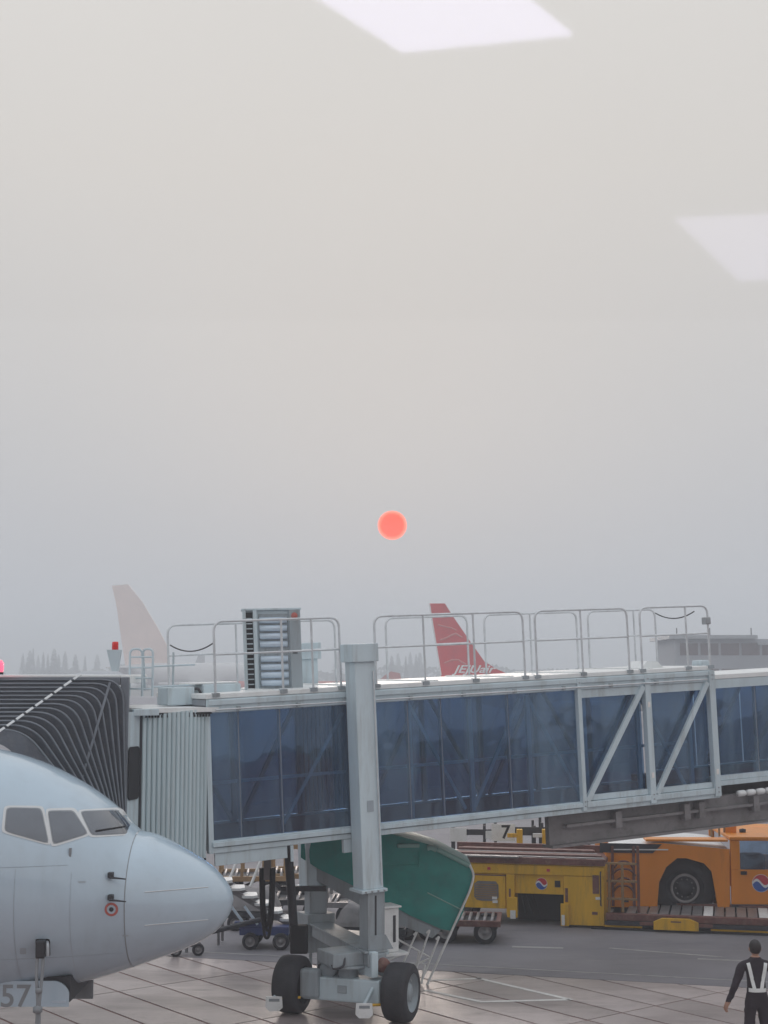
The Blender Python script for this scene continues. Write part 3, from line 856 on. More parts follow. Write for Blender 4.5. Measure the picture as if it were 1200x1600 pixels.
# vertical groove strips on the near lift tube
mm = B(); mm.box(Fr(bN, (ex.x, ex.y, 0), (ey.x, ey.y, 0)), -.03, .0, -.162, -.157, zbeam, zbeam + .85); mm.build('tube_groove', M['dark'], bridge)
FX = Fr((bN.x, bN.y, zbeam), (bR - bN), (ex.x, ex.y, 0), (0, 0, 1))
LB = (bR - bN).length
mm = B(); mm.box(FX, -.25, LB + .2, -.17, .17, -.26, -.06, bev=0.02); xb = mm.build('cross_beam', M['bridge_grey'], bridge)
mm = B(); mm.box(FX, -.20, LB + .15, -.21, .21, -.055, -.02, bev=0.008); mm.build('beam_flange', M['bridge_grey'], xb)
mm = B(); mm.box(Fr((bR.x, bR.y, zbeam), (ex.x, ex.y, 0), (ey.x, ey.y, 0)), -.27, .27, -.25, .25, -.55, .12, bev=0.015); mm.build('column_foot', M['bridge_grey'], bridge)
mm = B(); mm.prism([Fr((bN.x, bN.y, zbeam), (ex.x, ex.y, 0), (ey.x, ey.y, 0))(a, -.18, c) for a, c in ((-.16, -.015), (.30, -.015), (.16, .22), (-.16, .22))], ey * .02); mm.build('gusset', M['bridge_grey'], bridge)
# bracket with motor under the near column
FB = Fr((bN.x, bN.y, zbeam), (ex.x, ex.y, 0), (ey.x, ey.y, 0))
mm = B(); mm.box(FB, -.16, -.04, -.30, .16, -.42, -.02, bev=0.012); mm.box(FB, -.16, .22, -.18, .16, -.10, -.025, bev=0.01); mm.build('motor_bracket', M['bridge'], bridge)
mm = B(); mm.lathe(Fr(FB(.06, -.3, -.24), (1, 0, 0), ey, (0, 0, 1)), [(.001, 0), (.10, .0), (.12, .03), (.12, .30), (.001, .31)], 20); mm.build('drive_motor', M['brown'], bridge)
# control cabinet behind the near column
FC_ = Fr(at(610, 1490, 25.3), (ex.x, ex.y, 0), (ey.x, ey.y, 0))
cab_ = B().box(FC_, -.16, .16, 0, .34, .02, .74, bev=0.012).build('control_cabinet', M['white'], bridge)
B().box(FC_, -.20, .20, -.03, .38, .745, .775, bev=0.006).build('cabinet_lid', M['white'], cab_)
B().box(FC_, .05, .10, -.006, -.001, .18, .62).build('cabinet_slot', M['dark'], cab_)
B().box(FC_, -.25, .30, -.1, .4, -.03, .015, bev=0.005).build('cabinet_shelf', M['white'], cab_)
# details: bolts on the flange, conduit along the cornice, labels
for k in range(4):
    q = FN(-.17 + .113 * k, -.24, hN + .025)
    B().lathe(Fr(q, ex, ey * -1, ez), [(.016, 0), (.016, .02), (.001, .02)], 6).build('flange_bolt', M['steel'], bridge)
B().tube([T(S0 + .1, -.115, HT - .20), T(S1 - .2, -.115, HT - .20)], .014, 8).build('conduit', M['galv'], bridge)
for k in range(9):
    s_ = S0 + .5 + k * 1.05
    B().box(T.at(s_, -.11, HT - .20), -.025, .025, -.012, .06, -.03, .03).build('conduit_clip', M['bridge_grey'], bridge)
for s_, h_ in ((SM, .55), (S1 - .07, .5), (SM, HT - .6)):
    B().box(T.at(s_, -.104, h_), -.03, .03, -.002, .002, -.05, .05).build('warning_label', M['line'], bridge)
for s_ in (SF, SM, S1 - .07):
    for h_ in (.12, .20, HT - .12, HT - .20):
        B().lathe(Fr(T(s_, -.10, h_), ex, ey * -1, ez), [(.013, 0), (.013, .016), (.001, .016)], 6).build('post_bolt', M['steel'], bridge)
B().box(Fr(FN(0, -.187, .55), ex, ey, ez), -.06, .06, -.004, .0, -.09, .09).build('rating_plate', M['seam2'], bridge)
B().tube([FN(.14, -.21, HT + .3), FN(.14, -.21, hN + .1)], .012, 8).build('conduit', M['galv'], bridge)
# ribbed lining panel and hand lamp seen through the left panes
rb0, rb1 = sx(470, WT - .25, 1.2), sx(560, WT - .25, 1.2)
for k in range(14):
    a = rb0 + (rb1 - rb0) * k / 14; B().box(T, a, a + (rb1 - rb0) / 14 * .6, WT - .26, WT - .22, .25, HT - .3).build('lining_rib', M['inside'], bridge)
B().box(T, S0 + .2, S1 - .2, .5, .56, 1.02, 1.07).build('inner_handrail', M['bridge'], bridge)
B().box(T, S0 + .1, S1 - .2, 1.05, 1.25, HT - .22, HT - .15).build('ceiling_light_strip', M['white'], bridge)
# --- drive bogie
wl, wr = on_z(457, 1582, 0), on_z(626, 1596, 0)
ax = (wr - wl).normalized(); bn = Vector((-ax.y, ax.x, 0))
mid = (wl + wr) / 2 + bn * .05
RW = .46
for c, side in ((wl, -1), (wr, 1)):
    Fw = Fr(c + Vector((0, 0, RW)), bn, ax, (0, 0, 1))
    wd = .21
    tyre = B().lathe(Fw, [(.30, -wd), (.40, -wd), (.445, -wd * .85), (.46, -wd * .5), (.46, wd * .5), (.445, wd * .85), (.40, wd), (.30, wd)], 44).build('drive_wheel', M['rubber'], bridge)
    r_ = B().lathe(Fw, [(.305, wd * side * .98), (.285, wd * side * .55), (.16, wd * side * .45), (.13, wd * side * .8), (.001, wd * side * .82)], 36).build('rim', M['bridge_grey'], tyre)
    for k in range(8):
        t = 2 * math.pi * k / 8
        p = Fw(.22 * math.cos(t), wd * side * .5, .22 * math.sin(t))
        B().lathe(Fr(p, bn, ax * side, (0, 0, 1)), [(.018, 0), (.018, .03), (.001, .03)], 6).build('wheel_nut', M['steel'], tyre)
    for k in range(22):     # tread ribs
        pass
FA = Fr(mid + Vector((0, 0, RW)), ax, bn, (0, 0, 1))
hl = (wr - wl).length / 2
axle = B().box(FA, -hl + .24, hl - .30, -.22, .14, -.19, .18, bev=0.03).build('axle_beam', M['bridge'], bridge)
B().box(FA, -hl + .22, -hl + .55, -.30, -.10, -.16, .30, bev=0.05).build('gearbox', M['bridge_grey'], axle)
B().box(FA, -.08, .08, -.235, -.222, -.05, .07, bev=0.004).build('axle_plate', M['bridge_grey'], axle)
B().box(FA, -hl + .45, -.25, -.12, .12, .185, .36, bev=0.05).build('bogie_motor', M['dark'], axle)
B().lathe(Fr(FA(-.30, .0, .28), ax, bn, (0, 0, 1)), [(.001, -.14), (.13, -.14), (.14, -.1), (.14, .1), (.13, .14), (.001, .14)], 20).build('bogie_pulley', M['bridge_grey'], axle)
zt = zbeam - .262
piv = FA(.02, 0, 0)
B().lathe(Fr((piv.x, piv.y, 0), (1, 0, 0), (0, 0, 1), (0, 1, 0)), [(.17, RW + .12), (.17, zt - .05), (.36, zt - .045), (.36, zt - .004), (.001, zt - .003)], 28).build('pivot_post', M['bridge_grey'], bridge)
B().box(Fr((piv.x, piv.y, 0), (ex.x, ex.y, 0), (ey.x, ey.y, 0)), -.42, .42, -.30, .30, zt, zt + .22, bev=0.02).build('slew_frame', M['bridge_grey'], bridge)
B().tube([(piv.x + .25, piv.y + .2, zt - .02), (wr.x + .1, wr.y + .45, RW + .05)], .085, 14).build('steering_cylinder', M['bridge_grey'], bridge)
B().tube(arc_rail([(piv.x - .05, piv.y - .34, zt + .16), (piv.x - .05, piv.y - .42, zt + .02), (piv.x - .22, piv.y - .42, zt - .03), (piv.x - .25, piv.y - .42, zt + .05)], .1), .018, 8).build('tow_hook', M['dark'], bridge)
# wheel guards: white plates on yellow bars in front of the tyres
for (px, py), D_, yx in (((428, 1566), wl.y - .42, 445), ((569, 1577), wr.y - .30, 600)):
    p = at(px, py, D_)
    Fg = Fr(p, (1, .0, 0), (0, 1, 0))
    gd = B().prism([Fg(a, 0, c) for a, c in ((-.14, -.08), (-.08, -.14), (.08, -.14), (.14, -.09), (.13, .09), (-.13, .09))], (0, .03, 0)).build('wheel_guard', M['white'], bridge)
    B().box(Fg, -.08, .09, -.004, -.001, .01, .055).build('guard_print', M['seam'], gd)
    B().tube([p + Vector((.1, .02, .06)), p + Vector((.42, .12, .05))], .022, 8).build('guard_bar', M['yellow'], gd)
    B().tube([p + Vector((0, .03, .06)), p + Vector((.16, .35, .30))], .03, 8).build('guard_arm', M['bridge'], gd)
# --- fascia plate, hose pole and hanging hoses beneath the tunnel
part('fascia_plate', 'bridge', (S0 + .05, sx(448, 0, 0), -.02, .03, -.20, -.004), bev=0.008)
part('corner_bracket', 'bridge', (sx(535, 0, 0), sx(548, 0, 0), -.05, .03, -.22, -.004))
part('fascia_tab', 'bridge', (sx(452, 0, 0), sx(456, 0, 0), -.06, -.03, -.26, -.004))
pt, pb = at(449, 1318, 25.6), at(461, 1478, 25.6)
B().tube([(pt.x, pt.y, pt.z + .1), (pb.x, pb.y, pb.z)], .075, 12).build('hose_pole', M['dark'], bridge)
B().box(Fr(pb), -.08, .22, -.1, .1, -.12, .35, bev=.03).build('pole_foot', M['black'], bridge)
B().box(Fr(at(470, 1387, 26.3)), -.35, .45, -.04, .04, -.06, .03, bev=.01).build('pole_bracket', M['dark'], bridge)
hx = at(418, 1335, 25.4)
B().box(Fr(hx), -.06, .06, -.05, .05, -.42, .35, bev=.01).build('hose_hanger', M['under'], bridge)
for dx, dpt, k in ((0, 1.16, 0), (.02, 1.05, .06), (-.02, .98, -.05)):
    loop = []
    for i in range(25):
        t = i / 24; a = (t - .5) * 2
        loop.append(hx + Vector((dx + a * .14 * (1 - .35 * abs(a)), k, -.22 - dpt * (1 - abs(a) ** 2.6))))
    B().tube(loop, .026, 8).build('hanging_hose', M['black'], bridge)

# --- cab at the aircraft end
cz_top = hy(1100, S0, 0)
cA, cB = at(222, 1118, 22.9), at(325, 1106, T(S0, 0, 0).y - .06)
cBz = at(325, 1342, T(S0, 0, 0).y - .06).z
cd = (cB - cA); cd.z = 0
ns = 15
cn = Vector((cd.y, -cd.x, 0)).normalized()
curt = empty_none = None
slats = []
for i in range(ns):
    t0, t1 = i / ns, (i + 1) / ns
    bow = lambda t: cn * (.10 * math.sin(math.pi * t))
    p0, p1 = cA.lerp(cB, t0) + bow(t0), cA.lerp(cB, t1) + bow(t1)
    zt0 = cA.z + (cB.z - cA.z) * (t0 + t1) / 2
    d = Vector((p1.x - p0.x, p1.y - p0.y, 0)); ln = d.length
    Fs = Fr((p0.x, p0.y, 0), d, (-d.y, d.x, 0))
    pr = [(0.004, .0), (ln * .25, -.022), (ln * .7, -.022), (ln - .004, .0), (ln - .004, .02), (0.004, .02)]
    B().prism([Fs(a, b, cBz + .02) for a, b in pr], (0, 0, zt0 - cBz - .02)).build('curtain_slat', M['curtain'], bridge)
    B().box(Fs, ln * .35, ln * .65, -.03, .0, cBz - .035, cBz + .018).build('slat_brush', M['black'], bridge)
# backing drum of the cab (dark gap behind the curtain) and the cab body
Fcab = Fr((cA.x, cA.y, 0), cd, Vector((-cd.y, cd.x, 0)))
wc = cd.length
B().box(Fcab, .03, wc - .03, .06, 1.9, cBz + .05, cA.z - .02).build('cab_drum', M['dark'], bridge)
B().box(Fcab, -.02, wc + .02, -.09, 1.95, cA.z + .005, cA.z + .035, bev=.008).build('curtain_gasket', M['black'], bridge)
zr = at(325, 1098, cB.y).z
B().prism([Fcab(a, b, cA.z + .04) for a, b in ((-.05, -.10), (wc + .15, -.08), (wc + .15, 2.1), (-.05, 2.1))], (0, 0, .07)).build('cab_roof', M['roof'], bridge)
k0 = at(206, 1112, 22.75)
B().box(Fr((k0.x, k0.y, 0), cd, Vector((-cd.y, cd.x, 0))), -.02, .42, -.10, .12, cA.z + .0, cA.z + .10, bev=.01).build('roof_curb', M['bridge'], bridge)
for i in range(22):
    t = (i + .5) / 22
    p = Fcab(wc * t, -.095, cA.z + .0)
    B().box(Fr(p, cd, Vector((-cd.y, cd.x, 0))), -.012, .012, 0, .02, -.035, .004).build('gasket_tooth', M['black'], bridge)
# cab wall with its rounded window
wA, wB = at(199, 1100, 22.45), at(220, 1100, 22.9)
wd_ = Vector((wB.x - wA.x, wB.y - wA.y, 0)); wn = Vector((wd_.y, -wd_.x, 0)).normalized()
zlo, zhi = cBz - .0, cA.z + .06
Fw_ = Fr((wA.x, wA.y, 0), wd_, -wn)
B().box(Fw_, 0, wd_.length, 0, .06, zlo, zhi).build('cab_wall', M['bridge'], bridge)
def rrect(F_, a0, a1, c0, c1, r, b, n=5):
    out = []
    for (ca, cc, t0) in ((a1 - r, c1 - r, 0), (a0 + r, c1 - r, 90), (a0 + r, c0 + r, 180), (a1 - r, c0 + r, 270)):
        for k in range(n + 1):
            t = R(t0 + 90 * k / n); out.append(F_(ca + r * math.cos(t), b, cc + r * math.sin(t)))
    return out
zw0, zw1 = at(208, 1247, 22.6).z, at(208, 1170, 22.6).z
cwf = B().prism(rrect(Fw_, .04, wd_.length - .06, zw0 - .03, zw1 + .03, .07, -.012), -wn * -.012).build('cab_window', M['black'], bridge)
B().prism(rrect(Fw_, .065, wd_.length - .085, zw0, zw1, .05, -.018), -wn * -.005).build('pane', M['pane'], cwf)
B().box(Fw_, wd_.length - .02, wd_.length + .035, -.03, .06, zlo, zhi, bev=.006).build('cab_corner_post', M['dark'], bridge)
# front frame carrying the bellows
f0 = at(196, 1058, 22.5)
zf = f0.z
B().box(Fr((f0.x, f0.y, 0)), -.06, .06, -.06, .06, zlo - .1, zf, bev=.01).build('cab_front_frame', M['hoop'], bridge)
B().box(Fr((f0.x, f0.y, 0)), -3.5, -.07, -.06, .06, zf - .12, zf, bev=.01).build('cab_front_head', M['hoop'], bridge)
B().box(Fr((f0.x, f0.y, 0)), -3.6, -.08, .10, 2.6, zf - .10, zf + .03, bev=.01).build('cab_front_roof', M['roof'], bridge)
B().box(Fr((f0.x, f0.y, 0)), -3.6, -3.45, .10, 2.6, zlo, zf - .11).build('cab_far_wall', M['bridge'], bridge)
B().box(Fr((f0.x, f0.y, 0)), -3.4, .2, .10, 2.4, zlo - .12, zlo).build('cab_floor', M['under'], bridge)
# --- bellows canopy: hoops fanning out towards the door, pleated cloth between
NH = 13
f_top0, f_top1 = at(192, 1062, 22.4), at(38, 1140, 21.35)
f_bot0, f_bot1 = at(197, 1335, 22.4), at(188, 1330, 21.9)
def hoop_pts(t, inset=0.0):
    c = f_top0.lerp(f_top1, t); b = f_bot0.lerp(f_bot1, t)
    c = c + Vector((-inset, inset * .4, -inset)); b = b + Vector((-inset, inset * .2, 0))
    left = Vector((c.x - 3.1 + t * .7, c.y - .1, c.z)); lb = Vector((c.x - 3.2 + t * .4, b.y, b.z))
    # straight leg, rounded shoulder, long top
    return arc_rail([b, b.lerp(c, .5), c, left, lb], .32, 7)
ts = [(i / (NH - 1)) ** 1.0 for i in range(NH)]
mm = B(); prev = None; rows = []
for i in range(NH):
    rows.append(hoop_pts(ts[i]))
    if i < NH - 1: rows.append(hoop_pts((ts[i] + ts[i + 1]) / 2, .11))
n0 = len(rows[0]); vs = [p for r_ in rows for p in r_]; fs = []
for i in range(len(rows) - 1):
    for k in range(n0 - 1): fs.append((i * n0 + k, i * n0 + k + 1, (i + 1) * n0 + k + 1, (i + 1) * n0 + k))
mm.add(vs, fs, False); bel = mm.build('bellows', M['bellows'], bridge)
for i in range(NH):
    B().tube(rows[2 * i], .017, 6).build('hoop', M['hoop'], bel)
# rubber lip of the last hoop towards the fuselage
lipp = hoop_pts(1.0); lip2 = [p + Vector((-.22, -.28, -.14)) for p in lipp]
vs = lipp + lip2; fs = [(k, k + 1, n0 + k + 1, n0 + k) for k in range(n0 - 1)]
B().add(vs, fs, True).build('bellows_lip', M['bellows'], bel)
# straps over the bellows
for (a, b, ma, nd_) in (((-6, 1146), (128, 1052), 'wframe', 9), ((122, 1236), (172, 1066), 'hoop', 1)):
    for k in range(nd_):
        t0 = (k + .12) / nd_; t1 = (k + .88) / nd_ if nd_ > 1 else 1
        da, db = (21.15, 22.3) if nd_ > 1 else (21.8, 22.25)
        pa = at(a[0] + (b[0]-a[0])*t0, a[1] + (b[1]-a[1])*t0, da + (db-da)*t0); pb2 = at(a[0] + (b[0]-a[0])*t1, a[1] + (b[1]-a[1])*t1, da + (db-da)*t1)
        B().bar(pa, pb2, .035, .012, (0, -1, .4)).build('strap', M[ma], bel)
# beacon on a funnel bracket and the lit lamp on the canopy
bc = at(178, 1049, 22.7)
fun = B().prism([bc + Vector((a, 0, c)) for a, c in ((-.035, 0), (.05, 0), (.095, .33), (-.12, .33))], (0, .14, 0)).build('beacon_bracket', M['bridge'], bridge)
B().lathe(Fr(bc + Vector((0, .07, .332)), (1, 0, 0), (0, 0, 1), (0, 1, 0)), [(.001, 0), (.05, 0), (.05, .09), (.045, .12), (.001, .125)], 18).build('beacon_lamp', M['red_lamp'], fun)
lm = at(-2, 1052, 22.3)
lb_ = B().lathe(Fr(lm, (1, 0, 0), (0, 0, 1), (0, 1, 0)), [(.001, -.02), (.07, -.02), (.07, .02), (.001, .021)], 18).build('warning_lamp', M['dark'], bridge)
B().lathe(Fr(lm + Vector((0, 0, .022)), (1, 0, 0), (0, 0, 1), (0, 1, 0)), [(.06, 0), (.07, .04), (.07, .13), (.04, .17), (.001, .175)], 18).build('lens', M['red_lit'], lb_)

# --- roof equipment
hr = HT + .05
def roof_pt(px, w, h=hr): return T(sx(px, w, h), w, h)
# access ladder with looped tops
FLd = at(200, 1092, 23.9)
lad = empty_none
lx = [at(p, 1088, 23.9) for p in (202, 222, 238)]
zl1 = at(220, 1014, 23.9).z
ladder = B().tube(arc_rail([lx[0], Vector((lx[0].x, lx[0].y, zl1)), Vector((lx[0].x + .19, lx[0].y + .02, zl1)), Vector((lx[0].x + .19, lx[0].y + .3, lx[0].z + .1))], .09), .019, 8).build('roof_ladder', M['bridge'], bridge)
B().tube(arc_rail([lx[2], Vector((lx[2].x, lx[2].y, zl1)), Vector((lx[2].x - .17, lx[2].y + .02, zl1)), Vector((lx[2].x - .17, lx[2].y + .3, lx[2].z + .1))], .09), .019, 8).build('ladder_rail', M['bridge'], ladder)
B().tube([lx[1], Vector((lx[1].x, lx[1].y, zl1 - .16))], .019, 8).build('ladder_rail', M['bridge'], ladder)
for k in range(4):
    z = lx[0].z + .12 + k * .17
    B().tube([(lx[0].x, lx[0].y, z), (lx[2].x, lx[2].y, z)], .014, 8).build('rung', M['bridge'], ladder)
for k in range(2):
    z = lx[0].z + .15 + k * .33
    B().tube([(lx[2].x, lx[2].y, z), (lx[2].x + .62, lx[2].y + .45, z + .03)], .016, 8).build('ladder_brace', M['bridge'], ladder)
B().tube([(lx[2].x + .28, lx[2].y + .35, lx[2].z - .05), (lx[2].x + .28, lx[2].y + .35, zl1 - .05)], .018, 8).build('ladder_post', M['bridge'], ladder)
# white cable box on the cab roof
bx0 = at(262, 1098, 24.0)
Fb = Fr(bx0, (ex.x, ex.y, .03), (ey.x, ey.y, 0))
cbx = B().box(Fb, 0, .46, 0, .5, -.05, .24, bev=.02).build('cable_box', M['bridge'], bridge)
B().box(Fb, .62, 1.28, .02, .55, -.05, .27, bev=.02).build('cable_trunk', M['bridge'], bridge)
B().box(Fb, .40, 1.26, .10, .60, .272, .30, bev=.01).build('trunk_cover', M['roof'], bridge)
B().tube(arc_rail([Fb(.46, .1, .20), Fb(.55, .06, .21), Fb(.64, .02, .0), Fb(.9, -.1, -.06), Fb(1.1, -.14, .04)], .1), .022, 8).build('roof_cable', M['dark'], bridge)
# air conditioning unit
ac = at(384, 1084, 25.0)
Fa = Fr(ac, (ex.x, ex.y * .25, .02), (-ex.y * .25, ex.x, 0), (-.045, 0, 1))
aw, ah = .97, 1.40
unit = B().box(Fa, 0, aw, .06, .42, 0, ah, bev=.012).build('air_conditioner', M['bridge'], bridge)
B().box(Fa, -.02, aw + .02, .0, .46, ah + .001, ah + .035, bev=.006).build('unit_top', M['bridge'], unit)
B().box(Fa, -.005, .045, -.012, .058, .02, ah).build('unit_edge', M['bridge'], unit)
for k in range(15):
    z = .06 + k * (ah - .12) / 15
    B().box(Fa, .05, .155, .02, .058, z, z + .018).build('grille_bar', M['bridge'], unit)
B().box(Fa, .048, .16, .05, .0585, .04, ah - .03).build('grille_back', M['black'], unit)
B().box(Fa, .165, .23, -.012, .058, .02, ah).build('unit_stile', M['bridge'], unit)
B().box(Fa, .26, .76, .045, .0585, .06, ah - .06).build('coil_recess', M['bridge_grey'], unit)
for k in range(9):
    z = ah - .17 - k * .135 + (.02 if k > 4 else 0)
    if k == 4: continue
    B().lathe(Fr(Fa(.27, .03, z), Fa.ey, Fa.ex, Fa.ez), [(.001, 0), (.053, .003), (.053, .467), (.001, .47)], 16).build('coil_tube', M['blue_tube'], unit)
B().box(Fa, .78, aw, -.002, .058, .02, ah).build('unit_panel', M['bridge_grey'], unit)
B().lathe(Fr(Fa(.87, -.003, ah - .10), Fa.ex, Fa.ey * -1, Fa.ez), [(.055, 0), (.055, .004), (.001, .004)], 24).build('round_badge', M['far_red'], unit)
B().box(Fa, .82, .90, -.008, -.003, ah * .47, ah * .485).build('panel_handle', M['dark'], unit)
B().box(Fa, -.04, .28, -.06, .3, -.06, -.004).build('unit_base', M['black'], unit)
B().box(Fa, .3, 1.05, -.1, .4, -.09, -.02, bev=.01).build('unit_skid', M['roof'], unit)
# roof hatch and small bits near the portal end
hs = roof_pt(1020, .5)
B().prism([hs + ex * a + ez * c for a, c in ((-.3, -.02), (.28, -.02), (.12, .12), (-.12, .14))], ey * .5).build('roof_hatch', M['roof'], bridge)
hs = roof_pt(1104, .3)
B().box(Fr(hs, ex, ey, ez), -.12, .08, 0, .3, -.04, .10, bev=.03).build('roof_box', M['bridge'], bridge)

# --- handrails on the roof: rounded frames with mid rails
def rail(px0, px1, w, posts=(), hgt=1.15, round0=True, round1=True, dip=0.0):
    a, b = sx(px0, w, hr + .6), sx(px1, w, hr + .6)
    base = -.06
    pts = [T(a, w, hr + base), T(a, w, hr + hgt), T(b, w, hr + hgt + dip), T(b, w, hr + base)]
    top = B().tube(arc_rail(pts, .17, 6), .021, 8).build('handrail', M['galv'], bridge)
    B().tube([T(a, w, hr + hgt * .54), T(b, w, hr + hgt * .54 + dip)], .017, 8).build('mid_rail', M['galv'], top)
    for p in posts:
        s_ = sx(p, w, hr + .5)
        B().tube([T(s_, w, hr + base), T(s_, w, hr + hgt - .01)], .019, 8).build('rail_post', M['galv'], top)
        B().box(T.at(s_, w, hr), -.06, .06, -.04, .04, -.05, .012).build('post_shoe', M['bridge_grey'], top)
    for s_ in (a, b): B().box(T.at(s_, w, hr), -.06, .06, -.04, .04, -.05, .010).build('post_shoe', M['bridge_grey'], top)
    return top
NR, FRW = -.02, WT + .0
rail(335, 531, NR, (441, 488))
rail(586, 818, NR, (663, 741))
rail(837, 981, NR, (909,))
rail(1001, 1107, NR, (1073,))
rail(263, 524, FRW, (370,))
rail(604, 731, FRW, ())
rail(758, 902, FRW, (830,))
rail(920, 1025, FRW, (992,))
for (p0, p1, w_) in (((266, 1008), (333, 1005), .9), ((1024, 958), (1085, 955), .9)):
    a, b = at(p0[0], p0[1], 25.2 if p0[0] < 600 else 28.5), at(p1[0], p1[1], 24.8 if p0[0] < 600 else 28.2)
    ch = [a.lerp(b, i / 12) + Vector((0, 0, -.12 * (1 - (2 * i / 12 - 1) ** 2))) for i in range(13)]
    B().tube(ch, .012, 6).build('safety_chain', M['dark'], bridge)
lf = T(sx(1102, NR, hr + .9), NR, hr + .88)
B().box(Fr(lf, ex, ey, ez), -.05, .07, -.08, .06, -.09, .05, bev=.02).build('floodlight', M['steel'], bridge)
tag(bridge, 'glazed boarding bridge with dark bellows, roof handrails and a wheeled lift column', 'boarding bridge')

# ================================================================== EMBLEM HELPER
def emblem(F, r, parent, n=28):
    """round red and blue badge with a white wave, standing proud along -ey"""
    def curve(x, sh): return r * .42 * math.sin(math.pi * x / r) + sh
    disc = B().prism([F(r * 1.04 * math.cos(2*math.pi*k/n), 0, r * 1.04 * math.sin(2*math.pi*k/n)) for k in range(n)], F.ey * -.006).build('badge', M['emb_white'], parent)
    for sgn, ma in ((1, 'emb_red'), (-1, 'emb_blue')):
        strip_v, strip_f = [], []
        N_ = 24
        for k in range(N_ + 1):
            x = r * (-1 + 2 * k / N_) * .985
            top = math.sqrt(max(0, (r * .99) ** 2 - x * x))
            c = -curve(x, 0) * .9 + sgn * r * .16
            if sgn > 0: lo, hi = min(max(c, -top), top), top
            else: lo, hi = -top, max(min(c, top), -top)
            strip_v += [F(x, -.009, lo), F(x, -.009, hi)]
        for k in range(N_): strip_f.append((2*k, 2*k+1, 2*k+3, 2*k+2))
        B().add(strip_v, strip_f).build('badge_half', M[ma], disc)
    return disc
def wheel(F, r, wd, parent, rim='roller', side=-1, name='wheel', n=28):
    """wheel turning about F.ey"""
    t = B().lathe(F, [(r*.6, -wd), (r*.88, -wd), (r*.97, -wd*.8), (r, -wd*.4), (r, wd*.4), (r*.97, wd*.8), (r*.88, wd), (r*.6, wd)], n).build(name, M['rubber'], parent)
    B().lathe(F, [(r*.61, side*wd*.95), (r*.5, side*wd*.6), (r*.25, side*wd*.5), (r*.2, side*wd*.9), (.001, side*wd*.92)], n).build('rim', M[rim], t)
    return t

# ================================================================== YELLOW CARGO LOADER
LO = on_z(905, 1450, 0)
LF = Fr(LO, (1, -.23, 0), (.23, 1, 0))
loader = empty('cargo_loader', LF(-1, .6, 0))
def lp(name, ma, a0, a1, b0, b1, c0, c1, bev=0.012, par=None):
    return B().box(LF, a0, a1, b0, b1, c0, c1, bev=bev).build(name, M[ma], par or loader)
def lx_(px, py, b=0.0):
    """loader coordinates (a, c) of a pixel on the plane b"""
    lo, hi = -8.0, 9.0
    o = Vector((0, 0, CAMZ)); d = at(px, py, 10) - o
    nrm = LF.ey; t = (LF(0, b, 0) - o).dot(nrm) / d.dot(nrm)
    q = o + d * t - LF.o
    return q.dot(LF.ex), q.z
aL, _ = lx_(700, 1400); aR, _ = lx_(945, 1400)
d0, ztop = lx_(850, 1352); dz1 = lx_(840, 1397)[1]
o0, o1 = lx_(805, 1420)[0], lx_(880, 1420)[0]
zl = lx_(790, 1420)[1]
# body: left engine box, centre arch, right pier, header
lp('engine_box', 'yellow', aL, lx_(790, 1400)[0], 0, 1.7, zl, ztop - .22)
lp('header_beam', 'yellow', aL - .03, aR, -.03, 1.75, ztop - .21, ztop, bev=.02)
lp('centre_panel', 'yellow', o0 - .14, o1 + .01, .02, .10, dz1, ztop - .215)
lp('left_pier', 'yellow', o0 - .19, o0 - .005, -.04, 1.7, .22, ztop - .216)
lp('right_pier', 'yellow', o1 + .015, aR - .02, -.02, 1.7, .06, ztop - .214)
lp('arch_recess', 'black', o0 - .0, o1 + .01, .5, 1.6, .05, dz1 + .0, bev=0)
lp('pier_foot', 'yellow', o0 - .17, o0 + .06, -.08, .0, .18, .62); lp('pier_foot', 'yellow', o1 - .05, o1 + .13, -.08, -.022, .04, .52)
lp('foot_plate', 'white', o0 - .10, o0 + .02, -.10, -.082, .16, .34, bev=.004); lp('foot_plate', 'white', o1 - .03, o1 + .04, -.10, -.082, .06, .28, bev=.004)
lp('pier_slot', 'brown', o0 - .13, o0 - .09, -.05, -.042, .42, .80, bev=0); lp('pier_slot', 'brown', o1 + .05, o1 + .11, -.03, -.022, .55, .85, bev=0)
lp('lamp_recess', 'black', o1 - .18, o1 - .06, .008, .018, dz1 + .16, dz1 + .30, bev=0)
lp('pier_hatch', 'brown', aR - .26, aR - .12, -.03, -.022, .75, 1.15, bev=0); lp('pier_label', 'brown', aR - .28, aR - .16, -.03, -.022, .30, .36, bev=0)
lp('header_groove', 'brown', aL, o0 - .2, -.006, -.0015, ztop - .26, ztop - .235, bev=0)
# radiator grille with stepped outline
g0, gz1 = lx_(741, 1376); g1, gz0 = lx_(779, 1408)
B().prism([LF(a, -.002, c) for a, c in ((g0, gz0 + .08), (g0 + .05, gz0 + .02), (g0 + .16, gz0), (g1 - .14, gz0), (g1 - .04, gz0 + .04), (g1, gz0 + .08), (g1, gz1 - .08), (g1 - .06, gz1), (g0 + .08, gz1), (g0, gz1 - .06))], LF.ey * -.012).build('radiator_grille', M['under'], loader)
for k in range(7):
    z = gz0 + .05 + k * (gz1 - gz0 - .08) / 7
    lp('grille_bar', 'wood', g0 + .03, g1 - .03, -.024, -.0145, z, z + .02, bev=0)
ba, bz = lx_(846, 1381)
emblem(LF.at(ba, .018, bz), .125, loader)
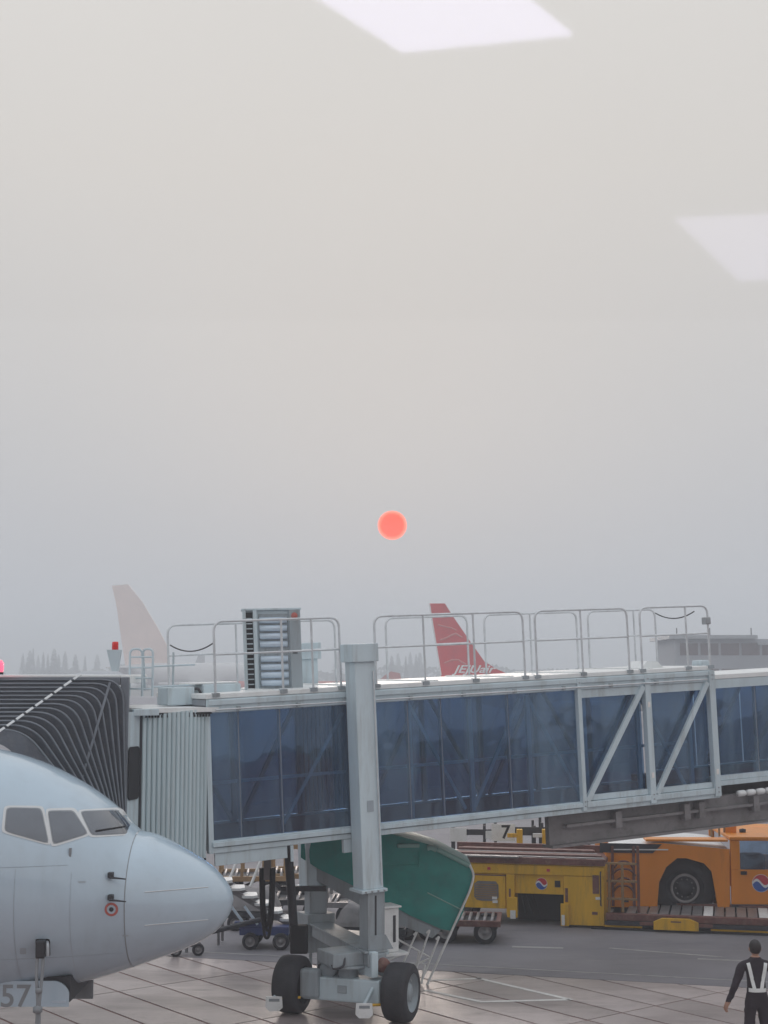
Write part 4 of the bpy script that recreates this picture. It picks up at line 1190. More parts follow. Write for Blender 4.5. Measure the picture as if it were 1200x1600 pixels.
# roller deck with brown side rails on top
lp('deck_bed', 'brown', aL - .1, aR - .0, .1, 1.7, ztop + .005, ztop + .10)
for k, (b0_, b1_, z0_, z1_, ma) in enumerate(((.12, .26, .11, .17, 'roller'), (.34, .50, .11, .20, 'brown'), (.60, .72, .11, .19, 'brown'), (.85, .95, .11, .18, 'roller'), (1.05, 1.2, .11, .22, 'brown'), (1.35, 1.5, .11, .2, 'brown'))):
    lp('deck_beam', ma, aL - .15 + .05 * k, aR - .02 - .07 * k, b0_, b1_, ztop + z0_, ztop + z1_)
for k in range(7):
    a = aL + .1 + k * (aR - aL - .2) / 7
    lp('deck_cleat', 'roller', a, a + .18, -.02, .04, ztop + .162, ztop + .185, bev=.004)
lp('deck_side_rail', 'brown', aL - .25, aR + .02, -.06, .05, ztop + .02, ztop + .16); lp('deck_side_rail', 'brown', aL - .1, aR + .02, 1.72, 1.82, ztop + .02, ztop + .26)
lp('deck_lip', 'roller', aL - .05, o0 + .1, -.14, -.065, ztop + .15, ztop + .19)
# open ladder cage right of the pier
for px in (951, 972, 997):
    a = lx_(px, 1400)[0]; lp('cage_post', 'wood' if px < 990 else 'brown', a - .03, a + .03, .15, .21, .34, ztop + (.05 if px < 990 else .45))
for k in range(3):
    z = .60 + k * .38; lp('cage_rung', 'wood', aR + .03, lx_(997, 1400)[0] - .03, .16, .20, z, z + .05, bev=.006)
# long low bed with rollers
aE = 7.2
zb0 = .34
lp('bed_frame', 'brown', aR + .02, aE, -.05, .12, .20, zb0)
lp('bed_frame', 'brown', aR + .02, aE, 1.45, 1.60, .20, zb0 + .04)
lp('bed_rail', 'dark', aR + .0, aE, -.09, -.055, .10, .19)
lp('bed_floor', 'dark', aR + .1, aE, .13, 1.44, .20, .235, bev=0)
k = aR + .45; i = 0
while k < aE - .1:
    ma = 'line' if i in (7, 12) else 'roller'
    lp('bed_slat', ma, k, k + .20, .13, 1.44, .24, zb0 + .005, bev=.008); k += .235; i += 1
b0, b1 = lx_(1022, 1450)[0], lx_(1092, 1450)[0]
B().prism([LF(a, -.10, c) for a, c in ((b0, .06), (b1, .06), (b1, .22), (b1 - .18, .30), (b0 + .18, .30), (b0, .22))], LF.ey * -.10).build('outrigger_box', M['yellow'], loader)
lp('outrigger_slot', 'brown', (b0 + b1) / 2 - .11, (b0 + b1) / 2 + .11, -.208, -.202, .225, .25, bev=0)
lp('skirt', 'yellow', aR - .02, b0 - .25, -.04, -.0, .05, .095); lp('skirt', 'yellow', b1 + .25, aE, -.04, .0, .05, .095)
lp('outrigger_arm', 'brown', b0 - .3, b1 + .3, -.14, -.101, .13, .2)
lp('base_shoe', 'black', aR - .3, aE, -.12, 1.5, .008, .045, bev=0)
for a in (lx_(930, 1450)[0] - .2, aE - .4):
    wheel(Fr(LF(a, .7, .20), LF.ex, LF.ey, LF.ez), .20, .12, loader, side=-1)
for a in (aL + .3,):
    wheel(Fr(LF(a, .4, .38), LF.ex, LF.ey, LF.ez), .38, .16, loader, side=-1)
lp('chassis', 'brown', aL, o0 - .2, .1, 1.5, .40, zl - .01)
for a in (aL + .9, o1 - .35):
    lp('marker_lamp', 'emb_red', a, a + .07, -.05, -.033, ztop - .13, ztop - .07, bev=.005)
for a, z in ((aR - .2, .62), (o0 - .5, zl + .12), (aL + 1.0, zl + .2)):
    lp('warning_label', 'line', a, a + .11, -.026, -.0215 if a > 0 else -.0015, z, z + .06, bev=0)
B().tube(arc_rail([LF(aR - .08, -.03, .5), LF(aR - .08, -.11, .52), LF(aR - .08, -.11, 1.2), LF(aR - .08, -.03, 1.22)], .05), .015, 8).build('grab_handle', M['dark'], loader)
for k in range(3):
    B().tube([LF(o0 + .1 + .12 * k, .3, dz1), LF(o0 + .14 + .12 * k, .25, .55), LF(o0 + .2 + .15 * k, .35, .18)], .022, 8).build('hydraulic_hose', M['black'], loader)
tag(loader, 'yellow cargo loader with a dark arch, round badge and low roller bed', 'cargo loader')

# ================================================================== ORANGE AIRCRAFT TUG
TF = Fr((at(1072, 1390, 33.75).x, 33.75, 0), (1, -.05, 0), (.05, 1, 0))
tug = empty('aircraft_tug', TF(2.0, 1.5, 0))
def tx(px, py, b=0.0):
    o = Vector((0, 0, CAMZ)); d = at(px, py, 10) - o
    t = (TF(0, b, 0) - o).dot(TF.ey) / d.dot(TF.ey); q = o + d * t - TF.o
    return q.dot(TF.ex), q.z
Wt = 2.9
def tpx(poly): return [tx(*p) for p in poly]
# rear body side plates with the wheel arch cut out
outer = tpx([(948, 1425), (948, 1330), (965, 1324), (1030, 1317), (1140, 1327), (1140, 1428), (1122, 1428), (1118, 1395), (1112, 1362), (1100, 1349), (1072, 1341), (1058, 1341), (1041, 1355), (1030, 1378), (1027, 1425)])
zlow = .32
outer[0] = (outer[0][0], zlow); outer[-1] = (outer[-1][0], zlow); outer[5] = (outer[5][0], zlow); outer[6] = (outer[6][0], zlow)
for b0_, vec in ((0, .06), (Wt - .06, .06)):
    B().prism([TF(a, b0_, c) for a, c in outer], TF.ey * vec).build('side_plate', M['orange'], tug)
xa, xb_ = outer[0][0], outer[4][0]
zt_ = tx(1030, 1317)[1]
B().box(TF, xa + .02, outer[14][0] - .03, .07, Wt - .07, zlow, outer[1][1] - .02).build('rear_body', M['orange'], tug)
B().box(TF, outer[6][0] + .02, xb_, .07, Wt - .07, zlow, outer[4][1] - .03).build('front_body', M['orange'], tug)
B().box(TF, outer[14][0], outer[6][0], .75, Wt - .75, zlow, 1.2).build('wheel_well', M['black'], tug)
# sloping deck over the body, white to imitate sky reflection on orange
dk = [tx(958, 1322)[0], tx(1030, 1316)[0], tx(1138, 1326)[0]]
zd = [outer[1][1] + .02, outer[3][1] + .0, outer[4][1] + .0]
deckv = []
for b_ in (.0, Wt * .5, Wt):
    for a, z in zip((dk[0], dk[1], dk[2]), zd): deckv.append(TF(a, b_, z + (.06 if b_ == Wt * .5 else .004)))
B().add(deckv, [(0, 1, 4, 3), (1, 2, 5, 4), (3, 4, 7, 6), (4, 5, 8, 7)]).build('deck_plate', M['white'], tug)
B().box(TF, dk[0], dk[1] + .2, -.02, .10, zd[0] + .006, zd[0] + .035, bev=.01).build('deck_edge', M['white'], tug)
B().box(TF, dk[1] - .3, dk[2], .0, .5, zd[1] + .03, zd[1] + .08, bev=.015).build('hood_edge', M['orange'], tug)
# dark recess panel at the tail
B().prism([TF(a, -.004, c) for a, c in tpx([(937, 1317), (1034, 1319), (1020, 1333), (937, 1332)])], TF.ey * -.01).build('tail_recess', M['dark'], tug)
# tail frame with a row of hose loops
for px in (957, 990):
    a = tx(px, 1360)[0]; B().box(TF, a - .03, a + .03, -.05, -.006, .35, zd[0] + .1, bev=.008).build('tail_post', M['brown'], tug)
for k, (y0, wd) in enumerate(((1350, .26), (1362, .34), (1376, .26), (1388, .3))):
    c = tx(974, y0)
    B().tube(arc_rail([TF(c[0] - wd * .8, -.04, c[1] - .08), TF(c[0] - wd * .4, -.08, c[1] + .07), TF(c[0] + wd * .4, -.08, c[1] + .07), TF(c[0] + wd * .8, -.04, c[1] - .08)], .15), .022, 8).build('hose_loop', M['brown'], tug)
c = tx(978, 1406); B().box(TF, c[0] - .06, c[0] + .06, -.02, -.004, c[1] - .05, c[1] + .05).build('tow_socket', M['black'], tug)
# wheels
rw = .72
for a in (0.0, 4.9):
    for b_ in (.42, Wt - .42):
        Fw = Fr(TF(a, b_, rw), TF.ex, TF.ey, TF.ez)
        t_ = wheel(Fw, rw, .26, tug, rim='dark', side=-1 if b_ < 1 else 1, n=40)
        if b_ < 1:
            B().lathe(Fw, [(.27, -.262), (.31, -.275), (.33, -.262), (.31, -.25), (.27, -.262)], 40).build('rim_ring', M['roller'], t_)
            for k in range(10):
                tt = 2 * math.pi * k / 10
                B().lathe(Fr(Fw(.2 * math.cos(tt), -.2, .2 * math.sin(tt)), TF.ex, TF.ey * -1, TF.ez), [(.02, 0), (.02, .035), (.001, .035)], 6).build('wheel_nut', M['under'], t_)
# cab: pillars, door, side window, roof
c0, zc1 = tx(1141, 1316); c1 = c0 + 2.6
zw0_, zw1_ = tx(1160, 1359)[1], tx(1160, 1314)[1]
B().box(TF, c0, c1, .0, .08, zlow + .08, zw0_, bev=.015).build('cab_door', M['orange'], tug)
B().box(TF, c0, c1, Wt - .08, Wt, zlow + .08, zw0_).build('cab_side', M['orange'], tug)
B().box(TF, c0, tx(1156, 1330)[0], .0, .10, zw0_ + .002, zw1_, bev=.01).build('cab_pillar', M['orange'], tug)
B().box(TF, c0, c0 + .12, Wt - .1, Wt, zw0_ + .002, zw1_).build('cab_pillar', M['orange'], tug)
B().box(TF, c1 - .12, c1, .0, Wt, zlow + .08, zw1_).build('cab_front', M['orange'], tug)
B().box(TF, c0 - .02, c1 + .02, -.02, Wt + .02, zw1_ + .002, zw1_ + .09, bev=.03).build('cab_roof', M['orange'], tug)
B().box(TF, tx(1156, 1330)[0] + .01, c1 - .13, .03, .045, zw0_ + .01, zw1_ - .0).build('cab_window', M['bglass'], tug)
B().box(TF, c0 + .45, c0 + .95, .9, 1.4, zlow + .3, zw0_ + .22, bev=.05).build('driver_seat', M['black'], tug)
B().lathe(Fr(TF(c0 + 1.4, 1.15, zw0_ + .1), TF.ey, (TF.ex * -.5 + TF.ez), TF.ex), [(.17, 0), (.19, .02), (.21, 0), (.19, -.02), (.17, 0)], 24).build('steering_wheel', M['black'], tug)
hd = tx(1162, 1364); B().box(TF, hd[0] - .07, hd[0] + .07, -.03, -.001, hd[1] - .04, hd[1] + .04, bev=.012).build('door_handle', M['black'], tug)
ea = tx(1189, 1380); emblem(TF.at(ea[0], -.003, ea[1]), .19, tug)
B().box(TF, outer[5][0] + .05, c1, -.03, .05, zlow - .1, zlow + .07, bev=.01).build('side_step', M['dark'], tug)
# beacon frame and lamps on the cab roof
bz_ = zw1_ + .12
for px in (1112, 1124, 1132):
    a = tx(px, 1305, .9)[0]; B().box(TF, a - .02, a + .02, .9, .94, zd[1] + .05, tx(1124, 1293, .9)[1]).build('guard_post', M['wood'], tug)
a = tx(1142, 1300, .9)[0]
B().box(TF, a - .12, a + .12, .85, 1.1, bz_ - .05, bz_ + .14, bev=.02).build('lamp_block', M['orange'], tug)
B().box(TF, a - .2, a + .02, .84, 1.12, bz_ - .12, bz_ - .055, bev=.01).build('lamp_shelf', M['white'], tug)
a = tx(1161, 1302, .9)[0]; B().lathe(Fr(TF(a, .95, bz_ - .06), TF.ex, TF.ez, TF.ey), [(.001, 0), (.07, 0), (.08, .1), (.001, .12)], 14).build('roof_beacon', M['dark'], tug)
tag(tug, 'large orange aircraft tug with a deep black wheel arch and badge on its door', 'tug')

# ================================================================== GREEN COVERED STEPS
GY = 27.2
stair = empty('covered_steps', (at(640, 1500, GY).x, GY + .6, 0))
def gpt(px, py, dy=0.0): return at(px, py, GY + dy)
WS = 1.25
# tarpaulin side, sagging slightly, wrapped over the top
poly = [(470, 1300), (600, 1300), (655, 1315), (683, 1324), (733, 1350), (739, 1362), (736, 1382), (724, 1425), (708, 1455), (690, 1452), (640, 1430), (590, 1403), (540, 1378), (498, 1358), (470, 1340)]
def tri_sheet(poly, dy, sag):
    # dense grid clipped to the polygon for gentle folds
    import mathutils
    pts = [Vector((p[0], p[1])) for p in poly]
    inner = []
    x0, x1 = min(p[0] for p in poly), max(p[0] for p in poly); y0, y1 = min(p[1] for p in poly), max(p[1] for p in poly)
    def inpoly(x, y):
        c = False; j = len(poly) - 1
        for i in range(len(poly)):
            xi, yi = poly[i]; xj, yj = poly[j]
            if (yi > y) != (yj > y) and x < (xj - xi) * (y - yi) / (yj - yi) + xi: c = not c
            j = i
        return c
    edge = []
    for i in range(len(poly)):
        a, b = pts[i], pts[(i + 1) % len(pts)]
        n = max(1, int((b - a).length / 12))
        for k in range(n): edge.append(a.lerp(b, k / n))
    allp = list(edge)
    x = x0 + 6
    while x < x1:
        y = y0 + 6
        while y < y1:
            if inpoly(x, y) and min((e - Vector((x, y))).length for e in edge) > 6: allp.append(Vector((x, y)))
            y += 11
        x += 11
    res = mathutils.geometry.delaunay_2d_cdt(allp, [(i, (i + 1) % len(edge)) for i in range(len(edge))], [], 1, 0.001)
    vs = []
    for v in res[0]:
        f = sag * (math.sin(v.x * .055 + v.y * .03) + .7 * math.sin(v.y * .11 - v.x * .02))
        vs.append(gpt(v.x, v.y, dy + f))
    return vs, [list(f) for f in res[2]]
vs, fs = tri_sheet(poly, 0, .018)
cover = B().add(vs, fs, True).build('tarpaulin_side', M['green'], stair)
vs, fs = tri_sheet(poly, WS, .018)
B().add(vs, fs, True).build('tarpaulin_side', M['green'], stair)
def wrap(chain, name, ma, lift=0.0):
    mm = B(); v_ = []
    for px, py in chain:
        for k in range(9):
            t = k / 8; p = gpt(px, py, WS * t); v_.append(Vector((gpt(px, py).x, p.y, gpt(px, py).z + lift + .06 * math.sin(math.pi * t))))
    f_ = [(i * 9 + k, i * 9 + k + 1, (i + 1) * 9 + k + 1, (i + 1) * 9 + k) for i in range(len(chain) - 1) for k in range(8)]
    return mm.add(v_, f_, True).build(name, M[ma], stair)
wrap([(600, 1300), (655, 1315), (683, 1324), (733, 1350), (739, 1362)], 'tarpaulin_top', 'green')
wrap([(739, 1362), (736, 1382), (724, 1425), (708, 1455)], 'tarpaulin_end', 'green')
# pale rolled edges along the top
B().tube([gpt(684, 1327, -.02), gpt(708, 1339, -.03), gpt(733, 1352, -.02)], .05, 10).build('rolled_edge', M['green_edge'], stair)
B().tube([gpt(668, 1325, -.02), gpt(674, 1324, -.03), gpt(682, 1328, -.02)], .05, 10).build('rolled_edge', M['green_edge'], stair)
B().box(Fr(gpt(640, 1322, -.05), (1, .1, 0), (-.1, 1, 0), (.0, 0, 1)), -.22, .18, -.02, .3, -.03, .04, bev=.02).build('folded_flap', M['green_edge'], stair)
for a, b in (((655, 1330), (655, 1355)), ((600, 1352), (655, 1352)), ((668, 1395), (724, 1423))):
    B().tube([gpt(*a, -.02), gpt(*b, -.02)], .012, 6).build('tarpaulin_seam', M['green_edge'] if a[1] > 1380 else M['green'], stair)
# grey stringer under the cover, treads and white frame
for dy in (.05, WS - .1):
    B().prism([gpt(480, 1345, dy), gpt(590, 1402, dy), gpt(690, 1452, dy), gpt(676, 1466, dy), gpt(590, 1430, dy), gpt(480, 1368, dy)], (0, .05, 0)).build('stringer', M['bridge_grey'], stair)
for k in range(9):
    t = k / 8; p = gpt(490 + 190 * t, 1362 + 96 * t, .1)
    B().box(Fr(p), -.13, .13, 0, WS - .2, -.02, .02, bev=.005).build('tread', M['roller'], stair)
fr_ = B().tube(arc_rail([gpt(733, 1350, -.04), gpt(741, 1366, -.04), gpt(735, 1390, -.04), gpt(664, 1546, -.04)], .25), .022, 8).build('frame_tube', M['white'], stair)
for (a, b) in (((652, 1455), (630, 1505)), ((672, 1452), (650, 1515)), ((687, 1462), (660, 1530))):
    B().tube(arc_rail([gpt(a[0] - 6, a[1] + 6, -.03), gpt(a[0], a[1], -.03), gpt(*b, -.03)], .08), .018, 8).build('handrail_bar', M['white'], stair)
for (a, b) in (((606, 1500), (640, 1487)), ((640, 1512), (672, 1497)), ((622, 1468), (672, 1496))):
    B().tube([gpt(*a, .0), gpt(*b, .0)], .018, 8).build('frame_brace', M['white'], stair)
for px, dy in ((664, -.04), (655, WS - .1), (480, .05), (480, WS - .1)):
    p = gpt(px, 1540, dy); q = gpt(px if px > 500 else 486, 1360 if px < 500 else 1546, dy)
    if px < 500: B().tube([(q.x, q.y, q.z), (q.x, q.y, .03)], .03, 8).build('support_leg', M['bridge_grey'], stair)
    else: B().tube([(p.x, p.y, .35), (p.x - .06, p.y, .02)], .02, 8).build('support_leg', M['white'], stair)
tag(stair, 'boarding steps under a green tarpaulin cover with white tube rails', 'steps')

# ================================================================== DOLLIES, CARTS AND CLUTTER UNDER THE BRIDGE
def dolly(o, ang, ln, wd, zdeck, col, posts, label, name='cargo_dolly', ph=.5, rails=True, wr=.2, board=None, group=None, rollers=6):
    F_ = yaw(o, ang); r_ = empty(name, o)
    B().box(F_, 0, ln, 0, .09, zdeck - .12, zdeck, bev=.01).build('side_beam', M[col], r_); B().box(F_, 0, ln, wd - .09, wd, zdeck - .12, zdeck, bev=.01).build('side_beam', M[col], r_)
    B().box(F_, 0, .09, .092, wd - .092, zdeck - .11, zdeck - .004).build('end_beam', M[col], r_); B().box(F_, ln - .09, ln, .092, wd - .092, zdeck - .11, zdeck - .004).build('end_beam', M[col], r_)
    B().box(F_, .1, ln - .1, .1, wd - .1, zdeck - .10, zdeck - .07).build('deck', M['dark'], r_)
    for k in range(rollers):
        a = .18 + (ln - .36) * k / max(1, rollers - 1)
        B().lathe(Fr(F_(a, .1, zdeck - .02), F_.ex, F_.ey, F_.ez), [(.001, 0), (.035, .002), (.035, wd - .202), (.001, wd - .2)], 10).build('roller', M['roller'], r_)
    for a in posts:
        B().box(F_, a * ln - .035, a * ln + .035, .01, .08, zdeck + .002, zdeck + ph, bev=.008).build('post', M[col], r_)
        B().box(F_, a * ln - .035, a * ln + .035, wd - .08, wd - .01, zdeck + .002, zdeck + ph, bev=.008).build('post', M[col], r_)
    if rails and len(posts) > 1:
        B().box(F_, posts[0] * ln, posts[-1] * ln, -.012, .008, zdeck + ph * .75, zdeck + ph * .9).build('rail', M[col], r_)
    for a in (.22, .78):
        for b_ in (.12, wd - .12):
            wheel(Fr(F_(a * ln, b_, wr), F_.ex, F_.ey, F_.ez), wr, .07, r_, side=-1 if b_ < wd / 2 else 1, n=20)
    B().tube([F_(0.05, wd / 2, zdeck - .1), F_(-.6, wd / 2, wr)], .03, 8).build('drawbar', M['dark'], r_)
    if board:
        for (a, c, w_, h_, t_) in board:
            q = B().box(F_, a, a + w_, -.04, -.014, zdeck + c, zdeck + c + h_, bev=.004).build('number_board', M['white'], r_)
            if t_:
                mm = B(); text_mesh(mm, t_, Fr(F_(a + w_ * .6, -.04, zdeck + c + h_ / 2), F_.ex, F_.ey, F_.ez), h_ * 1.1, .003, bold=.008); mm.build('board_digit', M['black'], q)
    tag(r_, label, 'dolly', group); return r_
# low brown dolly beside the steps
o = on_z(672, 1475, 0); dolly(o, R(-6), 1.45, 1.2, .48, 'brown', (), 'low brown dolly with dark tyres beside the yellow loader', wr=.24, rollers=8)
o = on_z(625, 1470, 0); dolly(o, R(-6), .72, 1.0, .42, 'dark', (), 'small dark dolly standing under the green tarpaulin steps', wr=.19, rollers=3)
# dollies parked behind the loader with white boards
o = Vector((at(700, 1300, 38).x, 38.0, 0)); dolly(o, R(-4), 2.3, 1.5, .75, 'dark', (.05, .4, .95), 'dark container dolly with a blank white board behind the loader', ph=.95, wr=.25, board=((.05, .55, .42, .34, ''), (.95, .62, .2, .2, ''), (.15, .12, .65, .24, '')))
o = Vector((at(768, 1300, 37.2).x, 37.2, 0)); dolly(o, R(-4), 2.5, 1.5, .8, 'dark', (.04, .5, .96), 'container dolly carrying the white board numbered 7', ph=1.05, wr=.25, board=((.0, .60, .58, .42, '7'), (.0, .46, .58, .10, ''), (.05, .10, .55, .26, '')))
for k, px in enumerate((812, 852)):
    o = at(px, 1330, 36.6); o = Vector((o.x, o.y, 0))
    r_ = empty('guard_stand', o); Fg = Fr(o)
    B().box(Fg, -.07, .07, -.07, .07, .02, 1.75, bev=.01).build('post', M['yellow'], r_)
    B().box(Fg, -.25, .25, -.25, .25, 0, .06, bev=.01).build('foot', M['brown'], r_)
    for z in (.9, 1.25, 1.55): B().box(Fg, -.30, -.072, -.03, .03, z, z + .1, bev=.01).build('arm', M['white'] if k else M['yellow'], r_)
    tag(r_, ('yellow guard post with plain arms beside the numbered dolly' if k == 0 else 'yellow guard post with white arms behind the cargo loader'), 'post')
# tan framework of dollies beyond the nose
o = Vector((at(338, 1400, 36.5).x, 36.5, 0)); dolly(o, R(4), 1.75, 1.5, .62, 'wood', (.05, .35, .65, .95), 'tan steel dolly with tall posts seen over the aircraft nose', ph=.75, wr=.24)
o = Vector((at(418, 1400, 37.0).x, 37.0, 0)); dolly(o, R(2), 1.6, 1.5, .62, 'wood', (.06, .3, .6, .94), 'tan steel dolly with tall posts behind the hose pole', ph=.8, wr=.24)
o = Vector((at(400, 1420, 34.0).x, 34.0, 0)); dolly(o, R(0), 1.6, 1.4, .45, 'dark', (), 'flat dark dolly behind the hanging hoses', wr=.2)
o = Vector((at(510, 1420, 33.2).x, 33.2, 0)); dolly(o, R(-3), 1.9, 1.3, .52, 'roller', (.0,), 'flat grey dolly with leaning bars behind the lift columns', wr=.22, ph=.4, rails=False)
# two leaning tubes over the tan dolly
for k, (a, b) in enumerate((((373, 1338), (357, 1378)), ((410, 1338), (390, 1388)))):
    pa, pb3 = at(a[0], a[1], 36.2), at(b[0], b[1], 36.0)
    d = (pb3 - pa); foot = pa + d * ((pa.z - .02) / max(.01, pa.z - pb3.z))
    o_ = B().tube([pa, foot], .035, 8).build('leaning_pole', M['white'], origin=(foot.x, foot.y, 0)); tag(o_, ('pale pole leaning on the tan dolly just above the radome', 'pale pole leaning on the tan dolly beside the hanging hoses')[k], 'pole', 'pale poles leaning on the tan dolly')
# blue maintenance steps with white treads
BS = on_z(385, 1484, 0); bs = empty('maintenance_steps', BS); FBs = yaw(BS, R(-3))
B().box(FBs, -.15, .85, 0, .75, .28, .46, bev=.02).build('chassis', M['blue'], bs)
B().box(FBs, -.25, .35, -.03, .10, .46, .56, bev=.02).build('frame_beam', M['blue'], bs)
for a in (.08, .70):
    for b_ in (.02, .68): wheel(Fr(FBs(a, b_, .17), FBs.ex, FBs.ey, FBs.ez), .17, .08, bs, side=-1 if b_ < .3 else 1, n=22)
for k in range(6):
    a = -.55 + k * .26; z = 1.28 - k * .15
    B().prism([FBs(a + x, .35 + y, z) for x, y in ((-.17, 0), (-.06, -.14), (.12, -.14), (.2, 0), (.12, .42), (-.1, .42))], (0, 0, .05)).build('tread', M['white'], bs)
for b_ in (.30, .80):
    B().bar(FBs(-.72, b_, 1.33), FBs(.86, b_, .44), .10, .04, FBs.ey).build('stringer', M['under'], bs)
    B().tube([FBs(-.62, b_, 1.25), FBs(-.62, b_, .03)], .03, 8).build('prop', M['under'], bs)
for a in (-.32, -.05):
    B().bar(FBs(a, .0, .86), FBs(a + .28, -.02, .50), .05, .03, FBs.ey).build('brace', M['blue_tube'], bs)
tag(bs, 'small blue wheeled steps with white treads behind the aircraft nose', 'steps')
# tow bar on two small wheels under the radome
TB = on_z(292, 1494, 0); tb = empty('tow_bar', TB); FT = yaw(TB, R(12))
for a in (-.22, .22): wheel(Fr(FT(a, 0, .12), FT.ex, FT.ey, FT.ez), .12, .05, tb, n=20)
B().box(FT, -.28, .28, .06, .14, .16, .24, bev=.02).build('axle_block', M['dark'], tb)
B().tube([FT(-.5, .1, .22), FT(1.6, .35, .62)], .05, 10).build('bar', M['dark'], tb)
B().tube([FT(0, .1, .16), FT(0, .1, .05)], .03, 8).build('stand', M['steel'], tb)
tag(tb, 'dark tow bar on two small wheels under the radome', 'tow bar')
# crate and drum beside the lift columns
o = at(540, 1450, 27.6); o = Vector((o.x, o.y, 0)); pump = empty('hydraulic_unit', o); Fp_ = yaw(o, R(-20))
B().box(Fp_, -.45, .45, -.3, .3, .12, .78, bev=.04).build('tank', M['bridge_grey'], pump)
B().box(Fp_, -.48, .48, -.33, .33, .0, .115, bev=.01).build('skid', M['dark'], pump)
B().box(Fp_, -.40, .50, -.28, .28, .785, .84, bev=.02).build('lid', M['white'], pump)
B().lathe(Fr(Fp_(-.2, -.31, .5), Fp_.ex, Fp_.ey, Fp_.ez), [(.001, -.03), (.07, -.03), (.07, .0)], 16).build('gauge', M['white'], pump)
tag(pump, 'grey hydraulic unit with a pale lid between the lift columns', 'hydraulic unit')

# dark covered carts standing in the shade beyond the columns
for k, (px, D_, ln, lab) in enumerate(((352, 32.6, 1.1, 'dark covered cart standing behind the blue maintenance steps'), (518, 30.6, 1.5, 'dark covered cart standing behind the lift columns'))):
    o = Vector((at(px, 1440, D_).x, D_, 0)); r_ = empty('covered_cart', o); F_ = yaw(o, R(-5))
    B().box(F_, 0, ln, 0, 1.0, .28, .40, bev=.02).build('chassis', M['dark'], r_)
    vs, fs = [], []
    for i in range(11):
        for j in range(9):
            u, v = i / 10, j / 8
            hgt = .42 + (.42 + .05 * math.sin(u * 9 + k) + .04 * math.sin(v * 7 + u * 4)) * min(1, 6 * min(u, 1 - u) + .02, 6 * min(v, 1 - v) + .02)
            vs.append(F_(.03 + u * (ln - .06), .03 + v * .94, hgt))
    for i in range(10):
        for j in range(8): fs.append((i * 9 + j, i * 9 + j + 1, (i + 1) * 9 + j + 1, (i + 1) * 9 + j))
    B().add(vs, fs, True).build('cover', M['under'], r_)
    for a in (.2, ln - .2):
        for b_ in (.06, .94): wheel(Fr(F_(a, b_, .17), F_.ex, F_.ey, F_.ez), .17, .06, r_, side=-1 if b_ < .5 else 1, n=20)
    B().tube([F_(0, .5, .33), F_(-.5, .5, .2)], .025, 8).build('drawbar', M['dark'], r_)
    tag(r_, lab, 'cart')

